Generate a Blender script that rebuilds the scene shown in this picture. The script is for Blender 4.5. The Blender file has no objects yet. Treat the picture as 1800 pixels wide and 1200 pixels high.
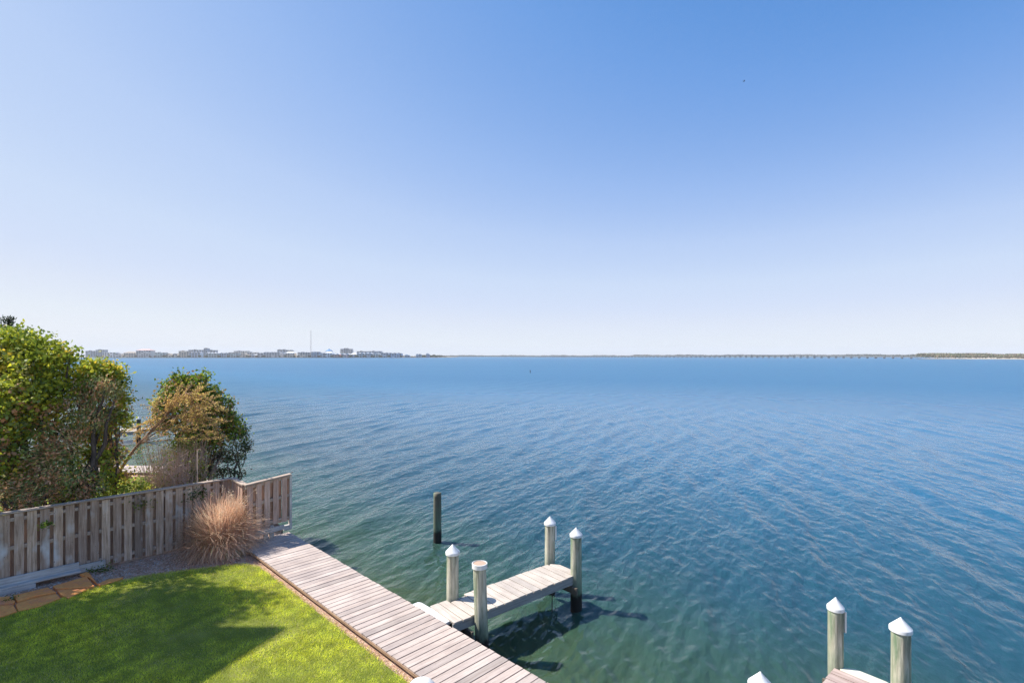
import bpy, bmesh, math, random
import numpy as np
from mathutils import Vector, Matrix
R = math.radians
random.seed(7); rng = np.random.default_rng(7)
S = bpy.context.scene
COL = S.collection

# ------------------------------------------------------------------ camera, sky, sun, exposure
F, H0, CX, CY = 915.0, 6.5, 900.0, 625.0          # focal length in photo pixels, eye height, principal point
cam_d = bpy.data.cameras.new("camera"); cam = bpy.data.objects.new("camera", cam_d); COL.objects.link(cam)
cam.location = (0, 0, H0); cam.rotation_euler = (R(90), 0, 0)
cam_d.sensor_width = 36; cam_d.lens = 36 * F / 1800; cam_d.shift_y = 25 / 1800
cam_d.clip_start = 0.1; cam_d.clip_end = 60000
S.camera = cam; S.cycles.use_denoising = True; S.cycles.denoising_prefilter = 'NONE'

SUN_EL = 50.5
LX, LY = 0.978, -0.207                             # horizontal direction the sunlight travels in
sun_az = math.atan2(-LX, -LY)                      # compass angle of the sun measured from +Y towards +X
W = bpy.data.worlds.new("World"); S.world = W; W.use_nodes = True
nt = W.node_tree; nt.nodes.clear()
sky = nt.nodes.new("ShaderNodeTexSky"); sky.sky_type = 'NISHITA'; sky.sun_disc = False
sky.sun_elevation = R(SUN_EL); sky.sun_rotation = sun_az
sky.altitude = 0; sky.air_density = 1.0; sky.dust_density = 0.3; sky.ozone_density = 4.0
bg = nt.nodes.new("ShaderNodeBackground"); bg.inputs[1].default_value = 0.15
wo = nt.nodes.new("ShaderNodeOutputWorld")
# the physical sky's brightness drives the pale-blue-to-white colours of this hazy spring sky
EXPO = 0.7
sp = nt.nodes.new("ShaderNodeSeparateColor"); nt.links.new(sky.outputs[0], sp.inputs[0])
ml = nt.nodes.new("ShaderNodeMath"); ml.operation = 'MULTIPLY'; ml.inputs[1].default_value = 0.15; nt.links.new(sp.outputs[0], ml.inputs[0])
cr = nt.nodes.new("ShaderNodeValToRGB"); lin = lambda c: tuple((x/255/12.92 if x < 10 else ((x/255+.055)/1.055)**2.4) for x in c)
stops = [(.08,(70,128,205)),(.144,(97,151,221)),(.162,(112,161,228)),(.227,(153,187,240)),(.301,(183,207,246)),(.413,(203,221,249)),(.527,(211,225,250)),(.645,(221,231,249)),(.83,(231,239,249)),(1.0,(237,242,250))]
while len(cr.color_ramp.elements) < len(stops): cr.color_ramp.elements.new(.5)
for e, (p, c) in zip(cr.color_ramp.elements, stops): e.position = p; e.color = (*lin(c), 1)
nt.links.new(ml.outputs[0], cr.inputs[0])
vs = nt.nodes.new("ShaderNodeVectorMath"); vs.operation = 'SCALE'; vs.inputs['Scale'].default_value = 1/(0.15*2**EXPO)
nt.links.new(cr.outputs[0], vs.inputs[0]); nt.links.new(vs.outputs[0], bg.inputs[0]); nt.links.new(bg.outputs[0], wo.inputs[0])
sd = bpy.data.lights.new("sun", 'SUN'); sd.energy = 5.0; sd.angle = R(0.5); sd.color = (1.0, 0.95, 0.87)
sun = bpy.data.objects.new("sun", sd); COL.objects.link(sun)
ld = Vector((LX * math.cos(R(SUN_EL)), LY * math.cos(R(SUN_EL)), -math.sin(R(SUN_EL))))
sun.rotation_euler = ld.to_track_quat('-Z', 'Y').to_euler()
S.view_settings.view_transform = 'Standard'; S.view_settings.look = 'None'
S.view_settings.exposure = EXPO; S.view_settings.gamma = 1

# ------------------------------------------------------------------ helpers
def P(u, v, z=0.0):                                 # photo pixel -> point on the horizontal plane z
    k = (H0 - z) / (v - CY); return Vector(((u - CX) * k, F * k, z))
def Q(u, v, y):                                     # photo pixel at distance y
    return Vector(((u - CX) * y / F, y, H0 - (v - CY) * y / F))
D = Vector((.710, -.704, 0)); N = Vector((.704, .710, 0))     # along the bulkhead (towards us) / out to the water
def NT(n, t, z=0.0): v = N * n + D * t; return Vector((v.x, v.y, z))
E1 = Vector((.768, .641, 0)); E2 = Vector((-.641, .768, 0))   # along / across the finger piers
def SE(s, e, z=0.0): v = E1 * s + E2 * e; return Vector((v.x, v.y, z))

def mat(name, base=(.5,.5,.5), rough=.6, **k):
    m = bpy.data.materials.new(name); m.use_nodes = True
    b = m.node_tree.nodes["Principled BSDF"]
    b.inputs["Base Color"].default_value = (*base, 1); b.inputs["Roughness"].default_value = rough
    for a, v in k.items(): b.inputs[a.replace('_', ' ')].default_value = v
    return m
class NB:                                            # tiny node-graph helper
    def __init__(s, m): s.t = m.node_tree; s.b = s.t.nodes["Principled BSDF"]
    def n(s, typ, **k):
        x = s.t.nodes.new(typ)
        for a, v in k.items():
            if a.startswith('i_'):
                x.inputs[a[2:].replace('_', ' ')].default_value = v
            else: setattr(x, a, v)
        return x
    def l(s, a, b): s.t.links.new(a, b)
    def coord(s, scale=(1,1,1), rot=(0,0,0), which='Object'):
        c = s.n("ShaderNodeTexCoord"); mp = s.n("ShaderNodeMapping")
        mp.inputs['Scale'].default_value = scale; mp.inputs['Rotation'].default_value = rot
        s.l(c.outputs[which], mp.inputs[0]); return mp.outputs[0]
    def noise(s, vec, scale, detail=4, rough=.6, dist=0):
        x = s.n("ShaderNodeTexNoise"); x.inputs['Scale'].default_value = scale
        x.inputs['Detail'].default_value = detail; x.inputs['Roughness'].default_value = rough
        x.inputs['Distortion'].default_value = dist
        if vec is not None: s.l(vec, x.inputs['Vector'])
        return x.outputs[0]
    def ramp(s, fac, stops):
        x = s.n("ShaderNodeValToRGB"); r = x.color_ramp
        while len(r.elements) < len(stops): r.elements.new(.5)
        for e, (p, c) in zip(r.elements, stops):
            e.position = p; e.color = (*c, 1) if len(c) == 3 else c
        s.l(fac, x.inputs[0]); return x.outputs[0]
    def mix(s, f, a, b, mode='MIX'):
        x = s.n("ShaderNodeMix"); x.data_type = 'RGBA'; x.blend_type = mode
        for sock, v in ((x.inputs[0], f), (x.inputs[6], a), (x.inputs[7], b)):
            if hasattr(v, 'links'): s.l(v, sock)
            else: sock.default_value = v if isinstance(v, (int, float)) else (*v, 1)
        return x.outputs[2]
    def math(s, op, a, b=0, c=0):
        x = s.n("ShaderNodeMath"); x.operation = op
        for i, v in enumerate((a, b, c)):
            if hasattr(v, 'links'): s.l(v, x.inputs[i])
            else: x.inputs[i].default_value = v
        return x.outputs[0]
    def bump(s, h, dist=.01, strength=1, prev=None):
        x = s.n("ShaderNodeBump"); x.inputs['Strength'].default_value = strength
        x.inputs['Distance'].default_value = dist; s.l(h, x.inputs['Height'])
        if prev is not None: s.l(prev, x.inputs['Normal'])
        return x.outputs[0]

def mesh_from(name, V, Fc, m, parent=None, smooth=False):
    me = bpy.data.meshes.new(name); org = Vector(parent['_o']) if parent is not None else Vector((0,0,0))
    me.from_pydata([tuple(Vector(v) - org) for v in V], [], Fc); me.update()
    if smooth: me.polygons.foreach_set('use_smooth', [True] * len(me.polygons))
    if m: me.materials.append(m)
    o = bpy.data.objects.new(name, me); COL.objects.link(o)
    if parent is not None: o.parent = parent; o['_o'] = parent['_o']
    return o
def np_mesh(name, V, Fc, m, parent=None, col=None, smooth=False):   # V (n,3); Fc (k,3 or 4)
    me = bpy.data.meshes.new(name); org = np.array(parent['_o']) if parent is not None else np.zeros(3)
    V = (V - org).astype(np.float32); k = Fc.shape[1]
    me.vertices.add(len(V)); me.vertices.foreach_set('co', V.ravel())
    me.loops.add(Fc.size); me.loops.foreach_set('vertex_index', Fc.astype(np.int32).ravel())
    me.polygons.add(len(Fc)); me.polygons.foreach_set('loop_start', np.arange(0, Fc.size, k, dtype=np.int32))
    me.polygons.foreach_set('loop_total', np.full(len(Fc), k, dtype=np.int32))
    if smooth: me.polygons.foreach_set('use_smooth', np.ones(len(Fc), dtype=bool))
    me.update(calc_edges=True)
    if col is not None:
        a = me.color_attributes.new('Col', 'FLOAT_COLOR', 'POINT')
        a.data.foreach_set('color', np.c_[col, np.ones(len(col))].astype(np.float32).ravel())
    if m: me.materials.append(m)
    o = bpy.data.objects.new(name, me); COL.objects.link(o)
    if parent is not None: o.parent = parent; o['_o'] = parent['_o']
    return o
def root(name, loc, label=None, cat=None, group=None):
    o = bpy.data.objects.new(name, None); COL.objects.link(o); o.location = loc; o['_o'] = tuple(loc)
    o.empty_display_size = .2
    return tag(o, label, cat, group)
def tag(o, label=None, cat=None, group=None, kind=None):
    if label: o['label'] = label
    if cat: o['category'] = cat
    if group: o['group'] = group
    if kind: o['kind'] = kind
    return o

class MB:
    def __init__(s): s.v = []; s.f = []
    def add(s, V, Fc):
        b = len(s.v); s.v += [Vector(v) for v in V]; s.f += [tuple(i + b for i in f) for f in Fc]; return s
    def box(s, c, hx, hy, hz, ax=Vector((1,0,0)), ay=None):   # half sizes; ax,ay horizontal axes
        c = Vector(c); ay = ay if ay is not None else Vector((-ax.y, ax.x, 0)); az = Vector((0,0,1))
        V = [c + ax*(hx*i) + ay*(hy*j) + az*(hz*k) for k in (-1,1) for j in (-1,1) for i in (-1,1)]
        return s.add(V, [(0,2,3,1),(4,5,7,6),(0,1,5,4),(2,6,7,3),(1,3,7,5),(0,4,6,2)])
    def boxp(s, a, b, w, z0, z1, z0b=None, z1b=None):          # wall-like box from a to b, width w
        a = Vector((a[0],a[1],0)); b = Vector((b[0],b[1],0)); d = (b-a).normalized(); q = Vector((-d.y,d.x,0))*(w/2)
        z0b = z0 if z0b is None else z0b; z1b = z1 if z1b is None else z1b; Z = lambda p, z: Vector((p.x,p.y,z))
        V = [Z(a-q,z0),Z(b-q,z0b),Z(b+q,z0b),Z(a+q,z0),Z(a-q,z1),Z(b-q,z1b),Z(b+q,z1b),Z(a+q,z1)]
        return s.add(V, [(3,2,1,0),(4,5,6,7),(0,1,5,4),(1,2,6,5),(2,3,7,6),(3,0,4,7)])
    def prism(s, pts, z0, z1):
        n = len(pts); a = sum(pts[i][0]*pts[(i+1)%n][1]-pts[(i+1)%n][0]*pts[i][1] for i in range(n))
        if a < 0: pts = pts[::-1]
        V = [(p[0],p[1],z0) for p in pts] + [(p[0],p[1],z1) for p in pts]
        return s.add(V, [tuple(range(n))[::-1], tuple(range(n,2*n))] + [(i,(i+1)%n,n+(i+1)%n,n+i) for i in range(n)])
    def tube(s, pts, rad, n=8, cap=True):
        rings = []; up = Vector((0,0,1))
        for i, p in enumerate(pts):
            p = Vector(p); a = Vector(pts[max(0,i-1)]); b = Vector(pts[min(len(pts)-1,i+1)]); d = (b-a)
            if d.length < 1e-9: d = Vector((0,0,1))
            d.normalize(); x = d.cross(up if abs(d.z) < .95 else Vector((1,0,0))).normalized(); y = d.cross(x)
            r = rad[i] if hasattr(rad, '__len__') else rad
            rings.append([p + x*(r*math.cos(2*math.pi*k/n)) + y*(r*math.sin(2*math.pi*k/n)) for k in range(n)])
        V = [v for r_ in rings for v in r_]; Fc = []
        for i in range(len(rings)-1):
            for k in range(n): Fc.append((i*n+k, i*n+(k+1)%n, (i+1)*n+(k+1)%n, (i+1)*n+k))
        if cap: Fc += [tuple(range(n))[::-1], tuple((len(rings)-1)*n+k for k in range(n))]
        return s.add(V, Fc)
    def lathe(s, c, prof, n=28):                               # prof [(r,z)...] bottom to top
        c = Vector(c); V = []; Fc = []
        for r, z in prof:
            V += [c + Vector((r*math.cos(2*math.pi*k/n), r*math.sin(2*math.pi*k/n), z)) for k in range(n)]
        for i in range(len(prof)-1):
            for k in range(n): Fc.append((i*n+k, i*n+(k+1)%n, (i+1)*n+(k+1)%n, (i+1)*n+k))
        Fc += [tuple(range(n))[::-1], tuple((len(prof)-1)*n+k for k in range(n))]
        return s.add(V, Fc)
    def build(s, name, m, parent=None, smooth=False, bevel=0):
        o = mesh_from(name, s.v, s.f, m, parent, smooth)
        if bevel:
            b = o.modifiers.new('bevel', 'BEVEL'); b.width = bevel; b.segments = 2; b.limit_method = 'ANGLE'
        return o

# ------------------------------------------------------------------ materials
def wood(name, c_dark, c_mid, c_light, along, rnd=.5, gs=1.0, rough=.8, spots=True, stain=None):
    """weathered boards: grain runs along the horizontal vector or 'z'"""
    m = mat(name, rough=rough); g = NB(m)
    if along == 'z': sc = (14*gs, 14*gs, .9*gs); vec = g.coord(sc)
    else:
        ang = math.atan2(along.y, along.x); vec0 = g.coord((1,1,1), (0,0,-ang))
        mp = g.n("ShaderNodeMapping"); mp.inputs['Scale'].default_value = (1.1*gs, 16*gs, 16*gs); g.l(vec0, mp.inputs[0]); vec = mp.outputs[0]
    geo = g.n("ShaderNodeNewGeometry"); ri = geo.outputs['Random Per Island']
    off = g.n("ShaderNodeVectorMath"); off.operation = 'ADD'; g.l(vec, off.inputs[0])
    cb = g.n("ShaderNodeCombineXYZ"); mm = g.math('MULTIPLY', ri, 57.0)
    for i in range(3): g.l(mm, cb.inputs[i])
    g.l(cb.outputs[0], off.inputs[1])
    grain = g.noise(off.outputs[0], 1.6, 7, .68, .4)
    blot = g.noise(g.coord((1,1,1)), 1.7, 4, .6)
    col = g.ramp(grain, [(.28, c_dark), (.5, c_mid), (.72, c_light)])
    tone = g.ramp(ri, [(0, (1-rnd*.8,)*3), (.12, (1-rnd*.35,1-rnd*.38,1-rnd*.36)), (.5, (1,.97,.95)), (1, (1+rnd*.1,)*3)])
    col = g.mix(1.0, col, tone, 'MULTIPLY')
    bl = g.ramp(blot, [(.35, (.80,.77,.76)), (.6, (1.05,1.03,1.0))])
    col = g.mix(.8, col, bl, 'MULTIPLY')
    if stain: col = g.mix(g.ramp(g.noise(g.coord((1,1,.6)), 2.6, 3, .5), [(.56,(0,0,0)),(.74,(1,1,1))]), col, stain)
    if spots:
        k = g.noise(g.coord((1,1,1)), 21, 2, .4); col = g.mix(g.ramp(k, [(.72,(0,0,0)),(.78,(.8,.8,.8))]), col, tuple(x*.35 for x in c_dark))
    g.l(col, g.b.inputs['Base Color']); g.l(g.bump(grain, .006, .8), g.b.inputs['Normal'])
    return m
M = {}
M['deck'] = wood('weathered_deck', (.33,.265,.225), (.455,.385,.345), (.54,.47,.425), N, .42)
M['pier'] = wood('bleached_pier_boards', (.38,.335,.29), (.505,.455,.40), (.575,.53,.475), E2, .3)
M['pier_brown'] = wood('brown_pier_boards', (.27,.2,.17), (.43,.34,.31), (.53,.45,.41), E2, .4)
M['beam'] = wood('grey_beam', (.19,.19,.19), (.32,.33,.33), (.42,.43,.42), E1, .25)
M['fence'] = wood('weathered_fence', (.22,.14,.085), (.51,.375,.275), (.70,.58,.47), 'z', .75, stain=(.60,.58,.55))
M['fence_back'] = wood('fence_back_boards', (.28,.16,.11), (.48,.31,.22), (.60,.43,.33), 'z', .6)
M['fence_red'] = wood('reddish_fence', (.30,.18,.13), (.55,.38,.30), (.68,.53,.45), 'z', .6)
M['rail'] = wood('fence_rail', (.24,.17,.13), (.44,.35,.28), (.60,.52,.45), N, .3)
M['edge'] = wood('rusty_edge', (.18,.11,.07), (.34,.22,.14), (.46,.33,.23), D, .3)
M['bulkhead'] = wood('bulkhead_sheeting', (.05,.045,.035), (.12,.10,.08), (.2,.18,.14), 'z', .4)
M['kick'] = wood('grey_kickboard', (.34,.33,.31), (.54,.53,.51), (.66,.65,.63), N, .3)
M['white'] = mat('white_vinyl', (.74,.74,.74), .38)
g = NB(M['white']); vn = g.noise(g.coord((1,1,.4)), 9, 5, .6)
g.l(g.ramp(vn, [(.28,(.50,.48,.43)),(.42,(.68,.67,.65)),(.6,(.75,.75,.75))]), g.b.inputs['Base Color'])

def piling_mat(name, green, dark_side=.0, hi=1.0):
    m = mat(name, rough=.85); g = NB(m)
    gr = g.noise(g.coord((11,11,.8)), 1.5, 7, .7, .5); cr = g.noise(g.coord((26,26,.5)), 1.5, 4, .6)
    c = g.ramp(gr, [(.25,(.15,.12,.085)),(.5,(.37*hi,.34*hi,.26*hi)),(.75,(.56*hi,.53*hi,.43*hi))])
    gm = g.noise(g.coord((3.2,3.2,.55)), 1.6, 5, .65)
    c = g.mix(g.ramp(gm, [(.5-.22*green,(0,0,0)),(.72-.16*green,(1,1,1))]), c, (.13,.20,.115))
    dm = g.noise(g.coord((2.6,2.6,.4), (0,0,.95)), 1.7, 4, .6)
    c = g.mix(g.ramp(dm, [(.56-.12*dark_side,(0,0,0)),(.66,(.85,.85,.85))]), c, (.055,.045,.03))
    c = g.mix(g.ramp(cr, [(.26,(.75,.75,.75)),(.36,(0,0,0))]), c, (.05,.035,.025))
    geo = g.n("ShaderNodeNewGeometry"); sx = g.n("ShaderNodeSeparateXYZ"); g.l(geo.outputs['Position'], sx.inputs[0])
    zz = g.math('ADD', sx.outputs[2], g.math('MULTIPLY', g.noise(g.coord((1,1,.5)), 9, 4, .6), .36))
    alg = g.n("ShaderNodeMapRange"); alg.inputs[1].default_value = .55; alg.inputs[2].default_value = .72
    alg.inputs[3].default_value = 1; alg.inputs[4].default_value = 0; g.l(zz, alg.inputs[0])
    alg2 = g.n("ShaderNodeMapRange"); alg2.inputs[1].default_value = .8; alg2.inputs[2].default_value = 1.35
    alg2.inputs[3].default_value = .6; alg2.inputs[4].default_value = 0; g.l(zz, alg2.inputs[0])
    c = g.mix(alg2.outputs[0], c, (.14,.20,.13)); c = g.mix(alg.outputs[0], c, (.014,.012,.009))
    g.l(c, g.b.inputs['Base Color']); g.l(g.bump(g.math('ADD', gr, cr), .012, .9), g.b.inputs['Normal'])
    return m
M['pile'] = piling_mat('piling_wood', .25, 0, 1.3)
M['pile_green'] = piling_mat('green_piling_wood', .6, .35, 1.25)
M['pile_dark'] = piling_mat('dark_piling_wood', .35, 1.0, .34)

def attr_leaf(name, trans=.35, rough=.55):
    m = bpy.data.materials.new(name); m.use_nodes = True; t = m.node_tree; b = t.nodes["Principled BSDF"]
    a = t.nodes.new("ShaderNodeAttribute"); a.attribute_name = 'Col'
    t.links.new(a.outputs[0], b.inputs['Base Color']); b.inputs['Roughness'].default_value = rough
    b.inputs['Specular IOR Level'].default_value = .3
    tr = t.nodes.new("ShaderNodeBsdfTranslucent"); t.links.new(a.outputs[0], tr.inputs[0])
    mx = t.nodes.new("ShaderNodeMixShader"); mx.inputs[0].default_value = trans
    t.links.new(b.outputs[0], mx.inputs[1]); t.links.new(tr.outputs[0], mx.inputs[2])
    t.links.new(mx.outputs[0], t.nodes["Material Output"].inputs[0]); return m
M['leaf'] = attr_leaf('leaf', .42); M['needle'] = attr_leaf('needle', .2, .7); M['straw'] = attr_leaf('straw', .42, .7)
M['turf_blade'] = attr_leaf('turf_blade', .35, .6)
M['bark'] = mat('bark', (.07,.05,.038), .9); g = NB(M['bark']); bn = g.noise(g.coord((6,6,1.5)), 3, 5)
g.l(g.ramp(bn, [(.3,(.03,.022,.018)),(.7,(.15,.11,.085))]), g.b.inputs['Base Color']); g.l(g.bump(bn, .02), g.b.inputs['Normal'])
M['stalk'] = mat('dry_stalk', (.70,.52,.36), .8); M['twig'] = mat('twig', (.50,.37,.31), .85); M['limb'] = mat('limb', (.30,.17,.10), .85)

M['soil'] = mat('soil', (.2,.14,.11), .95); g = NB(M['soil'])
s1 = g.noise(g.coord(), 5, 8, .7); s2 = g.noise(g.coord(), 60, 3, .6)
c = g.ramp(s1, [(.3,(.32,.18,.115)),(.5,(.56,.36,.25)),(.68,(.72,.54,.42))])
c = g.mix(.5, c, g.ramp(s2, [(.3,(.35,.33,.32)),(.6,(1.25,1.2,1.2))]), 'MULTIPLY'); g.l(c, g.b.inputs['Base Color'])
g.l(g.bump(g.math('ADD', s1, s2), .03), g.b.inputs['Normal'])
M['turf'] = mat('turf', (.06,.10,.02), .95); g = NB(M['turf'])
t1 = g.noise(g.coord(), 1.1, 5, .6); t2 = g.noise(g.coord(), 45, 4, .7)
c = g.ramp(t1, [(.3,(.14,.18,.02)),(.55,(.22,.25,.035)),(.75,(.34,.32,.10))])
c = g.mix(.7, c, g.ramp(t2, [(.3,(.3,.3,.3)),(.65,(1.3,1.3,1.3))]), 'MULTIPLY'); g.l(c, g.b.inputs['Base Color'])
g.l(g.bump(t2, .03), g.b.inputs['Normal'])
M['flag'] = mat('flagstone', (.42,.22,.10), .8); g = NB(M['flag'])
f1 = g.noise(g.coord(), 3.2, 6, .65, .6); f2 = g.noise(g.coord(), 22, 4)
c = g.ramp(f1, [(.3,(.74,.27,.16)),(.48,(.92,.32,.08)),(.62,(.95,.40,.11)),(.78,(.82,.44,.32))]); c = g.mix(.4, c, g.ramp(f2,[(.3,(.6,.6,.6)),(.7,(1.2,1.2,1.2))]), 'MULTIPLY')
g.l(c, g.b.inputs['Base Color']); g.l(g.bump(f2, .01), g.b.inputs['Normal'])

# ------------------------------------------------------------------ water
M['water'] = mat('bay_water', (.02,.09,.10), .06); g = NB(M['water'])
geo = g.n("ShaderNodeNewGeometry"); sx = g.n("ShaderNodeSeparateXYZ"); g.l(geo.outputs['Position'], sx.inputs[0])
nn = g.math('ADD', g.math('MULTIPLY', sx.outputs[0], N.x), g.math('MULTIPLY', sx.outputs[1], N.y))    # distance out from the bulkhead
dist = g.math('POWER', g.math('ADD', g.math('POWER', sx.outputs[0], 2), g.math('POWER', sx.outputs[1], 2)), .5)
turb = g.noise(g.coord((1,1,1)), .16, 4, .6)
depth = g.math('ADD', g.math('SUBTRACT', nn, 6.8), g.math('MULTIPLY', g.math('SUBTRACT', turb, .5), 6))
mr = g.n("ShaderNodeMapRange"); mr.inputs[1].default_value = 0; mr.inputs[2].default_value = 80; g.l(depth, mr.inputs[0])
c = g.ramp(mr.outputs[0], [(0,(.055,.078,.030)),(.035,(.030,.066,.045)),(.10,(.015,.058,.080)),(.30,(.018,.094,.168)),(.65,(.023,.115,.215)),(1,(.024,.108,.205))])
g.b.inputs['Subsurface Weight'].default_value = .7; g.b.inputs['Subsurface Radius'].default_value = (.25,.5,.4); g.b.inputs['Subsurface Scale'].default_value = 1.0
g.l(c, g.b.inputs['Base Color']); g.b.inputs['IOR'].default_value = 1.28; g.b.inputs['Specular Tint'].default_value = (.60,.82,1,1)
wang = math.atan2(-.38, .92)
wc = g.n("ShaderNodeTexCoord"); wm = g.n("ShaderNodeMapping"); g.l(wc.outputs['Object'], wm.inputs[0]); wm.inputs['Rotation'].default_value = (0,0,-wang)
def wmap(sx_, sy_):
    x = g.n("ShaderNodeMapping"); x.inputs['Scale'].default_value = (sx_, sy_, 1); g.l(wm.outputs[0], x.inputs[0]); return x.outputs[0]
def ridge(n): return g.math('SUBTRACT', 1, g.math('ABSOLUTE', g.math('MULTIPLY', g.math('SUBTRACT', n, .5), 2.6)))
n1 = g.noise(wmap(1.0, .22), .55, 3, .6, .3); n2 = ridge(g.noise(wmap(1.0, .34), 1.9, 2, .5, .25)); n3 = g.noise(wmap(1.0, .5), 6.5, 2, .5, .1)
n0 = g.noise(wmap(1.0, .18), .11, 4, .7, .3)
gust = g.ramp(g.noise(g.coord((.35,1,1)), .022, 4, .6), [(.35,(.55,.55,.55)),(.65,(1.1,1.1,1.1))])
b0 = g.bump(n0, .30, .8); b1 = g.bump(n1, .10, .7, b0); b2 = g.bump(n2, .06, 1.0, b1); b3 = g.bump(n3, .026, 1.0, b2)
g.l(gust, b2.node.inputs['Strength']); g.l(b3, g.b.inputs['Normal'])
rr = g.n("ShaderNodeMapRange"); rr.interpolation_type = 'SMOOTHSTEP'; rr.inputs[1].default_value = 0; rr.inputs[2].default_value = 150; rr.inputs[3].default_value = .08; rr.inputs[4].default_value = .38
g.l(dist, rr.inputs[0]); g.l(rr.outputs[0], g.b.inputs['Roughness'])

def water():
    na, nr = 1400, 1800
    a = np.linspace(R(-82), R(82), na); a = np.sign(a) * np.abs(a / R(82)) ** 1.15 * R(82)
    r = np.geomspace(4.0, 6000, nr); lr = math.log(6000/4)/nr
    A, RR = np.meshgrid(a, r); X = RR*np.sin(A); Y = RR*np.cos(A); Z = np.zeros_like(X)
    w = np.random.default_rng(3); DX = np.zeros_like(X); DY = np.zeros_like(X)
    cell = RR * lr
    for i in range(130):
        lam = .22 * (6.0/.22) ** (w.random() ** 1.5); th = math.atan2(-.38,.92) + w.normal()*(.22 if lam > 1.1 else .42)
        kx, ky = math.cos(th), math.sin(th); k = 2*math.pi/lam
        amp = .0031 * lam ** .52 * (1.2 if 1.4 < lam < 3.0 else .8)
        near = np.clip((lam/cell - 3)/4, 0, 1)
        rows = near[:,0] > 0
        if not rows.any(): continue
        m = rows
        ph = k*(kx*X[m] + ky*Y[m]) + w.random()*6.283 + .9*np.sin((X[m]*ky - Y[m]*kx)*k*.17 + w.random()*6)
        Z[m] += amp*near[m]*np.sin(ph); q = .5*amp*near[m]*np.cos(ph); DX[m] += q*kx; DY[m] += q*ky
    V = np.stack([X+DX, Y+DY, Z], -1).reshape(-1,3)
    i, j = np.meshgrid(np.arange(nr-1), np.arange(na-1), indexing='ij'); b = (i*na+j).ravel()
    Fc = np.stack([b, b+1, b+na+1, b+na], -1)[:, ::-1]
    o = np_mesh('water', V, Fc, M['water'], smooth=True); tag(o, kind='structure')
water()

# ------------------------------------------------------------------ land: our lot and the neighbour's
def land():
    zt = .76
    pts = [NT(6.55, 12), NT(6.55, -17.7), NT(7.0, -17.9), NT(7.0, -30.3), P(204, 819, .9) + Vector((0,-.3,0)), Vector((-60, 34, 0)), Vector((-90, 20, 0)), Vector((-60,-15,0)), NT(-10, 14)]
    mb = MB(); mb.prism([(p.x,p.y) for p in pts], -1.5, zt)
    tag(mb.build('ground', M['soil']), kind='structure')
land()
def sheet(name, pts, z, m, sub=0):
    n = len(pts); a = sum(pts[i][0]*pts[(i+1)%n][1]-pts[(i+1)%n][0]*pts[i][1] for i in range(n))
    if a < 0: pts = pts[::-1]
    return mesh_from(name, [(p[0],p[1],z) for p in pts], [tuple(range(n))], m)
lawn_nt = [(5.17,9),(5.17,-14.7),(4.9,-15.2),(4.45,-15.45),(3.9,-15.75),(3.0,-16.15),(2.2,-16.3),(1.4,-16.05),(.6,-15.95),(-.4,-16.15),(-3,-16.2),(-9,-16.2),(-9,9)]
tag(sheet('lawn', [tuple(NT(a,b))[:2] for a,b in lawn_nt], .80, M['turf']), kind='structure')
nl = [NT(5.55,-18.4), NT(5.55,-29.2), P(204,819,.9)+Vector((0,-1.8,0)), Vector((-58,31,0)), Vector((-58,4,0)), NT(-14,-18.4)]
tag(sheet('neighbour_lawn', [(p.x,p.y) for p in nl], .80, M['turf']), kind='structure')

def pip(x, y, poly):
    ins = np.zeros(len(x), bool); j = len(poly)-1
    for i in range(len(poly)):
        xi, yi = poly[i]; xj, yj = poly[j]
        c = ((yi > y) != (yj > y)) & (x < (xj-xi)*(y-yi)/(yj-yi+1e-12)+xi); ins ^= c; j = i
    return ins
def vnoise(x, y, s, seed):
    r_ = np.random.default_rng(seed); o = np.zeros_like(x)
    for k in range(10):
        a = r_.random()*6.283; f = s*(.6+r_.random()*1.4); o += np.sin((x*math.cos(a)+y*math.sin(a))*f + r_.random()*6.283)
    return o/4.5
def blades(name, poly, n, h, w, bbox, z, tone=1.0, seed=1):
    r_ = np.random.default_rng(seed); x = r_.uniform(bbox[0],bbox[1],n*4); y = r_.uniform(bbox[2],bbox[3],n*4)
    k = pip(x, y, poly) & (np.abs(x) < y*1.2+1.5); x = x[k][:n]; y = y[k][:n]; n = len(x); jx = r_.normal(size=(n,2))*.035; x = x+jx[:,0]; y = y+jx[:,1]
    pa = vnoise(x, y, 1.6, 11) + .6*vnoise(x, y, 6, 12)
    a = r_.random(n)*6.283; hh = h*(.45+.7*r_.random(n))*(1+.30*pa); ln = r_.normal(size=(n,2))*.55*hh[:,None] + .25*hh[:,None]*np.c_[np.sin(2*pa),np.cos(2*pa)]
    wx, wy = np.cos(a)*w/2, np.sin(a)*w/2
    V = np.zeros((n,3,3)); V[:,0] = np.c_[x-wx,y-wy,np.full(n,z)]; V[:,1] = np.c_[x+wx,y+wy,np.full(n,z)]; V[:,2] = np.c_[x+ln[:,0],y+ln[:,1],z+hh]
    base = np.array([.54,.60,.05])*tone; dry = np.array([.66,.56,.26]); dk = np.array([.20,.28,.035])
    q = np.clip(pa*.5+.5,0,1)[:,None]; c = base*(.75+.5*q) ; yel = np.array([.88,.86,.10])
    c = (c*(1-.7*q) + yel*.7*q)*(.68+.56*np.clip(.5+.5*vnoise(x,y,8,19)+.35*vnoise(x,y,19,21),0,1))[:,None]
    pd = np.clip(vnoise(x,y,2.6,15),0,1); bare = 0
    isdry = (r_.random(n) < .06 + .22*pd + bare)[:,None]; c = np.where(isdry, dry, c)
    c = np.where((r_.random(n) < .18)[:,None], dk, c) * r_.uniform(.75,1.25,(n,1))
    return np_mesh(name, V.reshape(-1,3), np.arange(n*3).reshape(-1,3), M['turf_blade'], col=np.repeat(c,3,0))
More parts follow.
